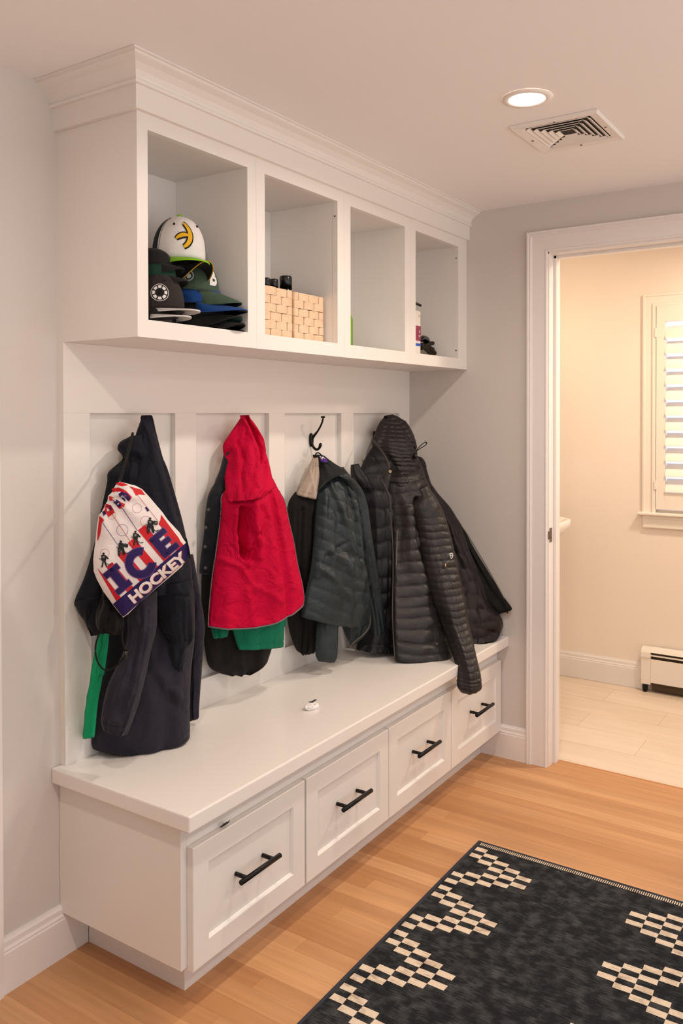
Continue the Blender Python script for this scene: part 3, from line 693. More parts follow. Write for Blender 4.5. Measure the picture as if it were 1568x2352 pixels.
# black drawstring pouch
pch = thing('drawstring_pouch', 'black drawstring pouch hanging under the hockey bag', 'pouch', tuple(G(*c3(300, 1480), .15)))
cloth('pouch_body', [(262, 1210, .16, 320, 1210, .19, .02), (240, 1290, .16, 380, 1290, .20, .03), (216, 1360, .155, 388, 1370, .20, .035), (214, 1430, .15, 386, 1440, .20, .035), (240, 1472, .155, 372, 1480, .195, .025)], F_black, pch, seed=14, drape=.01, wrk=.006, wsc=12, open_end=False)
crtube('cord', [(236, 1480, .17), (212, 1560, .18), (222, 1650, .185), (270, 1708, .20), (330, 1690, .22), (385, 1630, .235), (398, 1600, .235), (375, 1520, .22), (380, 1440, .205)], .0022, F_black, pch, 40)
bm = bmesh.new(); p = G(*c3(396, 1612), .24); tube(bm, [p+Vector((0, 0, .009)), p-Vector((0, 0, .009))], .006); obj('cord_lock', bm, M_blackpl, pch)

# ---------------------------------------------------------------- hockey bag
def bagd(px, py): return .195+(px-215)/210*.095
BAGO = [(530, 145), (600, 165), (740, 200), (820, 245), (900, 330), (1080, 540), (1150, 640), (1300, 800), (1345, 880), (1385, 935), (1392, 1010), (1385, 1150), (1330, 1240), (1200, 1352), (1000, 1520), (780, 1710), (640, 1850), (575, 1895), (500, 1805), (440, 1725), (320, 1560), (235, 1400), (197, 1300), (190, 1150), (205, 1010), (215, 950), (240, 700), (262, 580), (300, 535), (335, 470), (345, 440), (375, 395), (382, 330), (430, 285), (475, 195)]
def segdist(x, y):
    best = 1e9
    for k in range(len(BAGO)):
        (x1, y1), (x2, y2) = BAGO[k], BAGO[(k+1) % len(BAGO)]; ll = (x2-x1)**2+(y2-y1)**2
        u = max(0, min(1, ((x-x1)*(x2-x1)+(y-y1)*(y2-y1))/ll)); best = min(best, math.hypot(x-x1-u*(x2-x1), y-y1-u*(y2-y1)))
    return best
def bulge(x, y):
    d = segdist(x, y); b_ = .020*(1-math.exp(-d/110))
    # gathers running down from the drawstring corner
    dx, dy = x-330, y-300; r = math.hypot(dx, dy); an = math.atan2(dy, dx)
    b_ += .007*math.exp(-r/380)*math.sin(an*13)*min(1, d/60)
    b_ += .004*noise.noise(Vector((x/260, y/260, 3)))*min(1, d/100)
    return b_
def bagP(x, y, off=0):
    px, py = 180+x/5.6, 1080+y/5.6
    return U(px, py, 1, -(bagd(px, py)+bulge(x, y)+off))
bag = thing('drawstring_bag', 'white drawstring bag with red stripes and ICE HOCKEY print, over the navy coats', 'bag', tuple(bagP(600, 1850)))
F_bag = F('bag_nylon', (222, 212, 208), .5, 0, .15, 300, .03, wk=.15); P_red = F('print_red', (190, 30, 38), .55, 0, .1, wk=.1); P_navy = F('print_navy', (40, 26, 80), .55, 0, .1, wk=.1)
P_wht = F('print_white', (228, 218, 212), .55, 0, .1, mo=.02); P_blk = F('print_black', (34, 33, 34), .6, 0, .1); P_ln = F('print_line', (200, 120, 110), .6, 0, .1); P_bl = F('print_blueline', (96, 92, 150), .6, 0, .1)
P_org = F('print_violet_edge', (110, 70, 120), .6, 0, .1); P_gry = F('print_grey', (120, 118, 116), .6, 0, .1)
PM = [F_bag, P_red, P_navy, P_wht, P_blk, P_ln, P_bl, P_org, P_gry]
front = decal('bag_front', [(BAGO, 0)], lambda x, y: bagP(x, y), PM, bag, grid=45)
# back layer and rim
bm = bmesh.new(); fv = [bm.verts.new(bagP(x, y, .0)) for x, y in BAGO]; bv = [bm.verts.new(bagP(x, y, -.016)) for x, y in BAGO]
for k in range(len(BAGO)): bm.faces.new((fv[k], fv[(k+1) % len(BAGO)], bv[(k+1) % len(BAGO)], bv[k]))
bm.faces.new(bv[::-1]); obj('bag_back', bm, F_bag, bag)
UX, UY = .767, -.641; VX, VY = .641, .767
def uv(u, v): return (440+u*UX+v*VX, 1725+u*UY+v*VY)
def PU(pts, mi): return ([uv(u, v) for u, v in pts], mi)
P1, P2, P3 = [], [], []
P1 += [PU([(4, 0), (1236, -2), (1225, 70), (1150, 140), (1080, 172), (700, 194), (300, 206), (20, 214), (-4, 200)], 2)]
P1.append(PU([(61, 0), (140, 0), (150, -380), (147, -492)], 1))
for u0, u1, tp in ((245, 345, -420), (455, 560, -440), (655, 760, -480), (860, 975, -520), (1075, 1190, -330)):
    P1.append(PU([(u0, 0), (u1, 0), (u1, tp), (u0, tp)], 1))
P1 += [([(1065, 572), (1160, 700), (1290, 870), (1335, 960), (1280, 1010), (1180, 860), (1030, 690), (1055, 640)], 1),
       ([(270, 585), (330, 640), (300, 680), (285, 800), (262, 880), (242, 912), (245, 800), (258, 680)], 1),
       ([(650, 205), (810, 250), (860, 320), (790, 310), (740, 325), (700, 250)], 1),
       ([(480, 165), (545, 150), (640, 190), (560, 205), (500, 190)], 1),
       ([(430, 235), (520, 222), (610, 262), (690, 345), (650, 405), (600, 330), (500, 300), (440, 285)], 1),
       ([(390, 335), (450, 340), (470, 390), (400, 395)], 1), ([(350, 430), (420, 450), (470, 540), (385, 605), (335, 520)], 1), ([(470, 440), (520, 400), (600, 435), (590, 470), (530, 502)], 1)]
# rink: lines and circles
P1 += [linepoly((760, 318), (1030, 660), 5, 5), linepoly((430, 560), (700, 965), 7, 5), linepoly((560, 480), (760, 780), 8, 6), linepoly((300, 660), (520, 980), 7, 6)]
for cx, cy, r, mi in ((755, 487, 62, 5), (867, 655, 68, 5), (565, 770, 76, 6), (428, 575, 56, 5), (340, 1070, 60, 5)): P1 += ringpolys(cx, cy, r, 4, mi, 28)
P1 += [([(855, 478), (880, 465), (915, 515), (888, 535)], 2)]
# folded lettering near the cord
P2 += [([(510, 300), (560, 275), (620, 290), (660, 330), (672, 365), (640, 395), (600, 350), (560, 320), (535, 350)], 2), ([(545, 340), (590, 360), (610, 405), (570, 385)], 2),
       ([(445, 385), (490, 375), (530, 400), (560, 450), (520, 480), (480, 440), (460, 425)], 2), ([(360, 455), (405, 455), (430, 500), (385, 530)], 2), ([(305, 535), (340, 515), (355, 560), (320, 585)], 2)]
# ICE
def slab(u0, u1, v0, v1): return [(u0, v0), (u1, v0), (u1, v1), (u0, v1)]
letters = [slab(150, 375, -372, -300), slab(212, 322, -372, -50), slab(135, 360, -112, -42), slab(895, 990, -335, -25), slab(895, 1135, -338, -268), slab(895, 1110, -215, -150), slab(895, 1140, -92, -22)]
for q in letters:
    (u0, v0), (u1, v1) = q[0], q[2]
    P2.append(PU(slab(u0-9, u1+9, v0-9, v1+9), 7))
n = 26; ca = [math.radians(38+ (322-38)*k/n) for k in range(n+1)]
for k in range(n):
    for (ro, ri, lst, mi) in ((206, 92, P2, 7), (196, 102, P3, 2)):
        q = [(618+ro*math.cos(ca[k]), -178+ro*math.sin(ca[k])), (618+ro*math.cos(ca[k+1]), -178+ro*math.sin(ca[k+1])), (618+ri*math.cos(ca[k+1]), -178+ri*math.sin(ca[k+1])), (618+ri*math.cos(ca[k]), -178+ri*math.sin(ca[k]))]
        lst.append(PU(q, mi))
P3 += [PU(q, 2) for q in letters]
# HOCKEY
vs, fs = glyph('HOCKEY', 178, 7, 1.22)
wdt = max(v[0] for v in vs)-min(v[0] for v in vs); k_ = 905/wdt
P3.append((([uv(655+x*k_, 112-y*1.0) for x, y in vs], fs), 3))
vs2 = [(x, y) for x, y in vs]
P2.append((([uv(662+x*k_, 121-y*1.02) for x, y in vs2], fs), 5))
# four skating players, seen as small ink figures
def player(x, y, s, flip=1, goalie=False):
    f = lambda pts: [(x+flip*px_*s, y+py_*s) for px_, py_ in pts]
    out = [(f([(-18, -95), (-6, -108), (10, -104), (14, -88), (2, -76), (-14, -80)]), 4),
           (f([(-30, -72), (0, -80), (32, -66), (40, -30), (26, 8), (-18, 12), (-34, -20)]), 4),
           (f([(-16, 8), (6, 10), (-4, 58), (-18, 96), (-34, 92), (-24, 50)]), 4), (f([(6, 6), (28, 4), (34, 44), (50, 82), (36, 90), (16, 52)]), 4),
           linepoly(*f([(-60, -28), (72, 62)]), 8*s, 4), linepoly(*f([(72, 62), (104, 46)]), 10*s, 4), linepoly(*f([(26, -60), (64, -20)]), 20*s, 4),
           (f([(-16, -60), (10, -62), (14, -34), (-12, -30)]), 8), (f([(-8, 20), (0, 20), (-12, 60), (-20, 58)]), 8)]
    if goalie: out += [(f([(-44, -8), (-6, 0), (-10, 74), (-40, 84)]), 4), (f([(4, 0), (40, -8), (52, 66), (20, 78)]), 4), (f([(-36, 6), (-18, 10), (-22, 60), (-34, 62)]), 8), (f([(44, -70), (92, -58), (88, -14), (50, -20)]), 4), (f([(54, -58), (80, -50), (78, -28), (58, -30)]), 8)]
    return out
for a_ in (player(325, 1160, .95), player(548, 1010, 1.0, 1, True), player(735, 880, .95), player(925, 720, 1.05, 1, True)): P3 += a_
lt = decal('bag_artwork', P1, lambda x, y: bagP(x, y, .0008), PM, front, grid=45)
decal('bag_artwork', P2, lambda x, y: bagP(x, y, .0014), PM, front, grid=45)
decal('bag_lettering', P3, lambda x, y: bagP(x, y, .0020), PM, front, grid=45)
crtube('cord', [(440, 255, .08), (420, 340, .12), (395, 430, .16), (370, 520, .19), (352, 560, .205)], .004, F_black, bag, 20)
crtube('cord', [(765, 900, .27), (780, 960, .27), (790, 1020, .25)], .003, F_black, bag, 12)

# ================================================================ second hook
dj = thing('denim_jacket', 'dark denim jacket hanging behind the red jacket', 'jacket', tuple(G(*c3(900, 1300), .05)))
cloth('jacket_body', [(1000, 370, .05, 1120, 350, .09, .02), (972, 480, .045, 1150, 480, .10, .03), (938, 560, .04, 1180, 560, .10, .03), (902, 640, .04, 1200, 640, .10, .03), (884, 760, .035, 1220, 760, .11, .035), (876, 860, .035, 1240, 860, .11, .035), (862, 980, .035, 1250, 980, .11, .035), (848, 1090, .035, 1250, 1090, .11, .035), (852, 1118, .035, 1250, 1118, .11, .03)], F_denim, dj, seed=20, wrk=.004, ridges=[([(940, 560), (960, 640), (920, 760)], 14, .006), ([(905, 700), (890, 1100)], 5, -.003)])
for (x, y) in ((905, 722), (888, 832), (884, 950), (886, 1080)):
    bm = bmesh.new(); p = G(*c3(x, y), .058); d = (CAM-p).normalized(); tube(bm, [p, p+d*.012], .005, 12); obj('button', bm, M_zipd, dj)
ct = thing('black_coat', 'long black coat hanging behind the red jacket, its hem lowest on that hook', 'coat', tuple(G(*c3(1080, 1740), .05)))
cloth('coat_body', [(870, 1060, .035, 1300, 1060, .12, .04), (860, 1250, .035, 1330, 1250, .12, .04), (872, 1440, .035, 1330, 1440, .12, .04), (882, 1580, .035, 1298, 1560, .12, .04), (905, 1680, .04, 1276, 1630, .11, .035), (960, 1722, .045, 1256, 1672, .105, .03), (1040, 1744, .05, 1180, 1722, .095, .015)], F_blk2, ct, seed=21, drape=.008)
gs = thing('green_shirt', 'green shirt whose hem shows below the red jacket', 'shirt', tuple(G(*c3(1220, 1560), .12)))
cloth('shirt_body', [(1020, 1200, .11, 1350, 1200, .17, .025), (1035, 1400, .11, 1368, 1360, .17, .025), (1060, 1490, .11, 1369, 1470, .17, .025), (1082, 1560, .115, 1367, 1545, .165, .02), (1094, 1584, .12, 1365, 1566, .16, .018)], F_dgreen, gs, seed=22, drape=.004, ridges=[([(1080, 1548), (1366, 1532)], 5, -.003)])
cloth('sleeve_cuff', [(930, 1400, .075, 1030, 1400, .10, .01), (922, 1460, .08, 1030, 1455, .11, .012), (935, 1512, .085, 1022, 1500, .11, .012)], F_dgreen, gs, seed=23, drape=.003, nu=16)
cloth('sleeve_cuff', [(1335, 1300, .12, 1385, 1300, .15, .015), (1345, 1380, .12, 1382, 1370, .15, .015), (1350, 1446, .12, 1376, 1438, .145, .012)], F_dgreen, gs, seed=24, drape=.003, nu=14)
rj = thing('red_jacket', 'crimson hooded jacket with grey piped hem on the second hook', 'jacket', tuple(G(*c3(1150, 1430), .15)))
body, fr = cloth('jacket_body', [(1035, 560, .08, 1300, 530, .15, .035), (985, 640, .085, 1345, 620, .17, .045), (982, 700, .09, 1372, 672, .18, .05), (975, 800, .09, 1398, 790, .19, .055), (955, 950, .09, 1428, 920, .20, .055), (932, 1100, .09, 1452, 1060, .21, .055), (915, 1250, .09, 1480, 1180, .22, .055), (905, 1380, .095, 1491, 1260, .22, .05), (903, 1440, .10, 1486, 1302, .22, .045)], F_red, rj, seed=25, drape=.007, dk=3.5, sag=.028, wrk=.003, wsc=30, nu=40,
      ridges=[([(1078, 720), (1068, 860), (1082, 990)], 20, -.062), ([(1082, 960), (1098, 1015)], 16, -.03), ([(1105, 1005), (1140, 950), (1165, 860)], 13, -.026), ([(1045, 690), (1040, 850), (1055, 1000), (1105, 1050)], 11, .014), ([(1138, 680), (1132, 800), (1165, 900), (1160, 1000)], 20, .026), ([(1250, 600), (1290, 860), (1340, 1200), (1352, 1350)], 14, -.009), ([(1275, 640), (1320, 860), (1385, 1180)], 20, .009), ([(1180, 700), (1220, 780), (1180, 860)], 15, -.007), ([(960, 1020), (1060, 1060), (1140, 1200)], 16, .008), ([(1160, 1180), (1300, 1250)], 14, .006), ([(1100, 1200), (1150, 1400)], 16, .007), ([(1300, 1200), (1190, 1330)], 10, -.004)])
cloth('hood', [(1108, 146, .052, 1142, 142, .075, .014), (1088, 180, .05, 1185, 190, .085, .022), (1032, 262, .05, 1228, 262, .10, .03), (993, 330, .05, 1250, 350, .12, .04), (1000, 400, .055, 1275, 430, .14, .045), (998, 480, .06, 1295, 520, .16, .05), (1005, 560, .08, 1308, 580, .175, .055), (1010, 620, .10, 1280, 608, .18, .045), (1022, 676, .115, 1235, 646, .18, .030)], F_red, rj, seed=26, drape=.005, wrk=.003, wsc=22, nu=34,
      ridges=[([(1140, 150), (1160, 240), (1205, 330), (1215, 430)], 9, -.026), ([(1120, 160), (1130, 260), (1185, 380), (1178, 560)], 14, .014), ([(1165, 200), (1235, 300), (1245, 420)], 9, .012), ([(1060, 300), (1100, 420), (1090, 600)], 10, -.012), ([(1245, 380), (1240, 540), (1200, 620)], 9, -.012), ([(1040, 290), (1060, 400), (1050, 560)], 14, .008), ([(1010, 380), (1060, 330), (1075, 280)], 9, -.008), ([(1175, 400), (1178, 620)], 4, -.004), ([(1100, 420), (1130, 600)], 18, .006)])
hem = [p+(CAM-p).normalized()*.002 for p in fr[-1]]
edge_tube('hem_piping', hem, .0022, F_pipe, rj, 'grey hem piping')
side = [f[0]+(CAM-f[0]).normalized()*.001 for f in fr[8:]]
edge_tube('side_piping', side, .0016, F_pipe, rj)
side = [f[-1]+(CAM-f[-1]).normalized()*.001 for f in fr[8:]]
edge_tube('side_piping', side, .0016, F_pipe, rj)

# ================================================================ third hook
hd = thing('black_jacket', 'black jacket with tan collar lining on the third hook beside the teal jacket', 'jacket', tuple(G(*c4(200, 1560), .06)))
cloth('jacket_body', [(150, 600, .05, 300, 620, .09, .015), (110, 665, .045, 300, 680, .10, .02), (104, 760, .04, 290, 760, .10, .02), (100, 900, .04, 285, 900, .10, .02), (95, 1100, .04, 285, 1100, .10, .02), (98, 1300, .04, 280, 1300, .10, .025), (112, 1420, .04, 285, 1420, .10, .03), (135, 1500, .04, 290, 1500, .11, .03), (160, 1552, .045, 270, 1560, .10, .02), (190, 1572, .05, 262, 1570, .09, .015)], F_blk2, hd, c4, seed=30, drape=.014, dk=6, ridges=[([(180, 700), (170, 1000), (185, 1550)], 10, -.014)])
cloth('collar_lining', [(262, 382, .050, 290, 380, .062, .006), (240, 430, .050, 292, 430, .075, .010), (215, 500, .055, 296, 500, .09, .014), (185, 560, .058, 290, 570, .10, .018), (158, 612, .06, 280, 630, .11, .02), (162, 622, .06, 277, 645, .11, .018)], F_tan, hd, c4, seed=31, drape=.004, nu=18, ridges=[([(235, 470), (265, 640)], 9, .006)])
cloth('neck', [(255, 378, .05, 292, 376, .065, .006), (270, 440, .06, 312, 440, .075, .010), (285, 520, .07, 320, 520, .085, .010), (285, 600, .08, 310, 600, .10, .010)], F_blk2, hd, c4, seed=32, drape=.002, nu=14)
tj = thing('teal_jacket', 'dark teal quilted jacket hanging on the third hook', 'jacket', tuple(G(*c4(400, 1500), .12)))
cloth('jacket_body', [(296, 470, .07, 440, 450, .13, .025), (280, 560, .09, 500, 540, .16, .035), (272, 660, .105, 530, 640, .17, .045), (266, 800, .115, 545, 800, .18, .05), (255, 950, .12, 552, 950, .185, .055), (240, 1080, .125, 568, 1060, .19, .055), (215, 1200, .125, 592, 1180, .19, .05), (192, 1310, .125, 605, 1300, .19, .045), (186, 1350, .125, 604, 1380, .185, .04)], F_teal, tj, c4, seed=33, drape=.010, dk=4, quilt=(13, .005, -2.2), sag=.02, nu=40,
      ridges=[([(330, 520), (400, 760), (450, 960)], 14, .012), ([(300, 620), (290, 900), (260, 1100)], 18, .010), ([(430, 560), (480, 760), (500, 1000)], 9, -.016), ([(330, 960), (420, 1020), (455, 1150)], 26, .014), ([(280, 1060), (380, 1180), (440, 1240)], 18, .010), ([(400, 900), (300, 980)], 10, -.008), ([(540, 1080), (480, 1200)], 20, .008)])
cloth('collar', [(296, 378, .055, 325, 384, .085, .008), (290, 420, .06, 388, 430, .12, .014), (284, 470, .065, 438, 462, .15, .02), (280, 530, .08, 458, 488, .17, .02), (278, 590, .095, 400, 500, .165, .014), (276, 612, .10, 372, 512, .16, .010)], F_tealc, tj, c4, seed=34, drape=.003, nu=20, open_end=False)
cloth('sleeve', [(400, 500, .13, 500, 520, .19, .03), (470, 580, .14, 552, 590, .20, .035), (498, 680, .15, 583, 680, .21, .04), (515, 800, .155, 602, 800, .215, .04), (528, 940, .16, 624, 940, .215, .04), (555, 1080, .16, 646, 1080, .21, .04), (585, 1220, .155, 668, 1220, .205, .04), (600, 1350, .15, 690, 1350, .20, .035), (600, 1450, .145, 698, 1450, .195, .035), (608, 1492, .145, 694, 1494, .19, .03)], F_teal, tj, c4, seed=35, drape=.004, quilt=(12, .004, .8), nu=24, ridges=[([(480, 560), (530, 800), (560, 1000)], 8, -.006)])
cloth('sleeve', [(300, 1300, .13, 410, 1280, .17, .03), (278, 1400, .13, 408, 1400, .17, .03), (272, 1500, .13, 406, 1500, .17, .03), (273, 1580, .13, 402, 1585, .165, .028), (290, 1616, .135, 385, 1616, .16, .02)], F_teal, tj, c4, seed=36, drape=.003, nu=22, quilt=(4, .002, .3))
cloth('lower_panel', [(400, 1280, .12, 605, 1300, .18, .03), (425, 1380, .12, 604, 1400, .18, .03), (450, 1460, .12, 560, 1470, .165, .025), (482, 1520, .125, 520, 1508, .15, .012)], F_teal, tj, c4, seed=37, drape=.006, quilt=(5, .003, -.8))
crtube('zipper', [(592, 1310, .205), (600, 1380, .20), (575, 1440, .19), (490, 1515, .16), (488, 1540, .155)], .002, M_zip, tj, 20, c4)
# neck tag
bm = bmesh.new()
p0, p1, p2, p3 = [G(*c4(x, y), d) for x, y, d in ((296, 388, .09), (338, 398, .10), (346, 424, .10), (306, 418, .09))]
dn = (CAM-p0).normalized()
for q in (0, .002): pass
v1 = [bm.verts.new(p+dn*.010) for p in (p0, p1, p2, p3)]; v2 = [bm.verts.new(p+dn*.008) for p in (p0, p1, p2, p3)]
bm.faces.new(v1); bm.faces.new(v2[::-1])
for k in range(4): bm.faces.new((v1[k], v1[(k+1) % 4], v2[(k+1) % 4], v2[k]))
obj('neck_tag', bm, F_pur, tj, label='purple neck tag')
bm = bmesh.new()
for (xa, ya, xb, yb) in ((300, 386, 312, 404), (312, 404, 316, 390), (316, 390, 328, 402)):
    tube(bm, [G(*c4(xa, ya), .10)+dn*.010, G(*c4(xb, yb), .10)+dn*.010], .0018, 5)
obj('tag_print', bm, M_label, tj)
crtube('hanging_loop', [(268, 400, .055), (275, 372, .045), (286, 366, .043), (300, 372, .05), (318, 392, .07)], .0025, F_blk2, tj, 16, c4)

# ================================================================ fourth hook
PF = .0095
lp = thing('open_puffer', 'black-violet puffer jacket with thick baffles hanging left of the hooded puffer', 'jacket', tuple(G(*c4(620, 1550), .1)))
cloth('jacket_body', [(640, 300, .06, 740, 280, .09, .015), (600, 350, .06, 780, 330, .12, .025), (560, 420, .06, 790, 400, .14, .035), (532, 500, .06, 790, 480, .15, .04), (540, 620, .07, 790, 620, .17, .045), (560, 780, .08, 790, 780, .19, .05), (570, 950, .09, 790, 950, .20, .05), (570, 1150, .10, 790, 1150, .21, .05), (560, 1350, .10, 790, 1350, .22, .05), (530, 1480, .11, 790, 1500, .23, .05), (515, 1545, .12, 770, 1560, .23, .04)], F_puff2, lp, c4, seed=40, quilt=(12.5, PF, .2), drape=.006, nu=34)
cloth('collar', [(484, 438, .05, 532, 432, .08, .015), (483, 480, .05, 560, 480, .10, .02), (490, 530, .055, 600, 530, .12, .025), (530, 580, .07, 620, 580, .13, .02)], F_puff2, lp, c4, seed=41, nu=18, drape=.003, open_end=False)
rp = thing('brown_puffer', 'brown-black puffer jacket with open zip spreading against the right wall', 'jacket', tuple(G(*c4(1200, 1500), .4)))
cloth('lining_flap', [(1060, 690, .10, 1095, 720, .12, .012, .010), (1090, 780, .16, 1160, 820, .18, .016, .010), (1120, 880, .20, 1225, 940, .22, .018, .010), (1160, 990, .25, 1292, 1050, .29, .02, .010), (1200, 1110, .29, 1352, 1150, .35, .02, .010), (1240, 1220, .33, 1402, 1230, .40, .02, .010), (1290, 1300, .37, 1450, 1296, .46, .02, .010), (1330, 1342, .39, 1440, 1315, .46, .014, .010)], F_lin, rp, c4, seed=42, nu=18, drape=.006, ridges=[([(1160, 900), (1330, 1280)], 8, .008)])
cloth('jacket_body', [(880, 385, .10, 916, 400, .115, .01, .01), (865, 430, .10, 934, 436, .13, .02, .02), (862, 500, .11, 950, 520, .14, .03, .02), (880, 600, .12, 1000, 600, .18, .035, .02), (910, 700, .14, 1082, 695, .25, .04, .02), (930, 830, .18, 1140, 800, .30, .045, .02), (950, 980, .22, 1200, 960, .35, .045, .02), (990, 1120, .27, 1255, 1100, .38, .045, .02), (1040, 1250, .31, 1310, 1260, .42, .045, .02), (1080, 1360, .34, 1386, 1350, .46, .045, .02), (1130, 1450, .36, 1392, 1425, .46, .04, .02), (1180, 1530, .38, 1330, 1510, .455, .03, .02), (1215, 1552, .39, 1290, 1530, .45, .02, .02)], F_puff3, rp, c4, seed=43, quilt=(14, PF, .35), drape=.006, nu=34,
      ridges=[([(1100, 830), (1180, 1000), (1220, 1200), (1230, 1400)], 9, -.010), ([(1150, 790), (1210, 950), (1290, 1230)], 10, .006), ([(1150, 1200), (1190, 1400), (1300, 1430)], 12, -.008)])
crtube('zipper', [(1130, 780, .19), (1180, 850, .225), (1240, 950, .27), (1300, 1050, .32), (1355, 1150, .38), (1405, 1240, .43), (1440, 1305, .475)], .0022, M_zip, rp, 30, c4)
crtube('zip_pull', [(1424, 1288, .475), (1428, 1310, .48), (1430, 1330, .48)], .005, M_brass, rp, 6, c4)

fp = thing('hooded_puffer', 'black hooded puffer jacket in front, its sleeve hanging over the bench edge', 'jacket', tuple(G(*c4(930, 1600), .35)))
body, bfr = cloth('jacket_body', [(680, 470, .11, 915, 450, .20, .035), (672, 520, .12, 930, 510, .22, .05), (695, 600, .14, 950, 560, .235, .056), (716, 690, .16, 985, 660, .26, .06), (730, 800, .18, 1010, 780, .28, .06), (738, 950, .20, 1040, 900, .30, .06), (740, 1100, .22, 1080, 1050, .32, .06), (738, 1250, .24, 1110, 1200, .34, .06), (738, 1400, .26, 1130, 1380, .37, .06), (745, 1520, .275, 1125, 1500, .40, .055), (752, 1612, .285, 1118, 1590, .42, .045)], F_puff, fp, c4, seed=44, quilt=(17, PF, .55), drape=.009, dk=3.5, sag=.012, nu=40, wrk=.003,
      ridges=[([(835, 640), (850, 880), (890, 1080), (950, 1240), (1040, 1480)], 14, -.030), ([(780, 700), (800, 1000), (900, 1350)], 30, .008), ([(760, 830), (757, 1050)], 6, -.005), ([(740, 1500), (1110, 1480)], 6, -.006), ([(1000, 1380), (1010, 1500)], 7, -.006)])
cloth('hood', [(692, 142, .052, 738, 134, .075, .02), (655, 188, .05, 798, 170, .10, .035), (632, 240, .05, 840, 230, .13, .05), (612, 290, .055, 866, 300, .155, .06), (622, 350, .065, 878, 370, .17, .065), (655, 410, .08, 890, 400, .18, .065), (690, 460, .10, 912, 460, .195, .06), (668, 520, .12, 930, 520, .215, .058), (690, 575, .13, 935, 565, .222, .056)], F_puff, fp, c4, seed=45, quilt=(17, .006, -.5), drape=.005, nu=36,
      ridges=[([(740, 140), (790, 250), (850, 340)], 8, -.014), ([(800, 180), (850, 260), (870, 330)], 14, .010), ([(645, 300), (650, 360), (690, 430)], 22, -.012), ([(880, 390), (845, 500), (835, 620)], 7, -.010), ([(740, 440), (800, 570)], 4, -.005)])
rim = crtube('hood_rim', [(612, 285, .085), (650, 330, .125), (690, 390, .160), (712, 445, .180), (700, 490, .175), (664, 520, .150), (690, 570, .175), (716, 640, .195), (722, 720, .205)], .0042, F('rim_binding', (62, 56, 54), .5), fp, 40, c4)
crtube('front_zipper', [(720, 720, .19), (735, 900, .215), (737, 1100, .235), (734, 1300, .255), (738, 1450, .27), (749, 1610, .29)], .0022, M_zipd, fp, 40, c4, 'dull metal front zip')
crtube('chest_zipper', [(762, 832, .255), (760, 930, .265), (757, 1048, .275)], .0018, M_zip, fp, 12, c4)
slv = [(860, 600, .205, 950, 560, .265, .045), (840, 680, .222, 1000, 650, .28, .055), (855, 760, .235, 1045, 750, .305, .06), (880, 880, .255, 1082, 870, .335, .06), (905, 1000, .28, 1108, 985, .36, .06), (930, 1110, .305, 1134, 1100, .385, .06), (965, 1240, .335, 1165, 1235, .42, .06), (1015, 1370, .37, 1192, 1370, .455, .055), (1062, 1490, .42, 1215, 1485, .49, .05), (1100, 1600, .46, 1240, 1600, .52, .045), (1122, 1700, .485, 1263, 1700, .545, .042), (1122, 1765, .495, 1266, 1765, .55, .04), (1145, 1804, .50, 1245, 1795, .545, .03)]
slo, sfr = cloth('sleeve', slv, F_puff, fp, c4, seed=46, quilt=(29, .0062, .25, .10), drape=.004, nu=34, zmin=-1, ridges=[([(980, 1000), (1100, 1300), (1180, 1600)], 6, -.004), ([(1120, 1735), (1265, 1735)], 6, -.006)])
crtube('hood_cord', [(878, 380, .19), (884, 345, .20), (915, 312, .21), (940, 303, .215), (932, 320, .21), (900, 340, .205), (884, 352, .20)], .0018, F_black, fp, 30, c4)
bm = bmesh.new(); p = G(*c4(872, 385), .205); tube(bm, [p+Vector((0, 0, .012)), p-Vector((0, 0, .010))], .008, 12); obj('cord_lock', bm, M_blackpl, fp)
bm = bmesh.new(); p = G(*c4(721, 478), .20); d = (CAM-p).normalized(); tube(bm, [p, p+d*.01], .0055, 12); obj('snap_button', bm, M_brass, fp)
def near_front(fr, px, py):
    best = None
    for row in fr:
        for q in row:
            dd = q-CAM; k = dd.dot(FW); x = 784+FPX*dd.dot(RT)/k; y = CY-FPX*dd.dot(UPV)/k
            e = (x-px)**2+(y-py)**2
            if best is None or e < best[0]: best = (e, q)
    return best[1]
p = near_front(sfr, *c4(1085, 985)); d = (CAM-p).normalized(); rgt = d.cross(Vector((0, 0, 1))).normalized()*-1
def shp(x, y, o=0): return p+rgt*x+Vector((0, 0, 1))*y+d*(.006+o)
SHD = [(-.0065, .010), (0, .0118), (.0065, .010), (.0068, -.002), (.004, -.009), (0, -.012), (-.004, -.009), (-.0068, -.002)]
badge = decal('sleeve_badge', [(SHD, 0)], lambda x, y: shp(x, y), [M_label], slo, label='small white shield badge')
decal('badge_print', [([(-.004, .004), (-.001, .0075), (.004, .006), (.003, .002), (0, .003)], 0), ([(-.003, -.001), (.002, .0005), (.0035, -.004), (0, -.008)], 0)], lambda x, y: shp(x, y, .0006), [mat('badge_ink', (70, 80, 110), .6)], slo)
p2 = near_front(sfr, *c4(1049, 1030)); bm = bmesh.new(); tube(bm, [p2+d*.004, p2+d*.006-Vector((0, 0, .013))], .003, 8); obj('zip_pull', bm, M_brass, fp)
p2 = near_front(bfr, *c4(1003, 1512)); bm = bmesh.new(); tube(bm, [p2+d*.004, p2+d*.006-Vector((-.01, 0, .004))], .0022, 8); obj('zip_pull', bm, M_brass, fp)

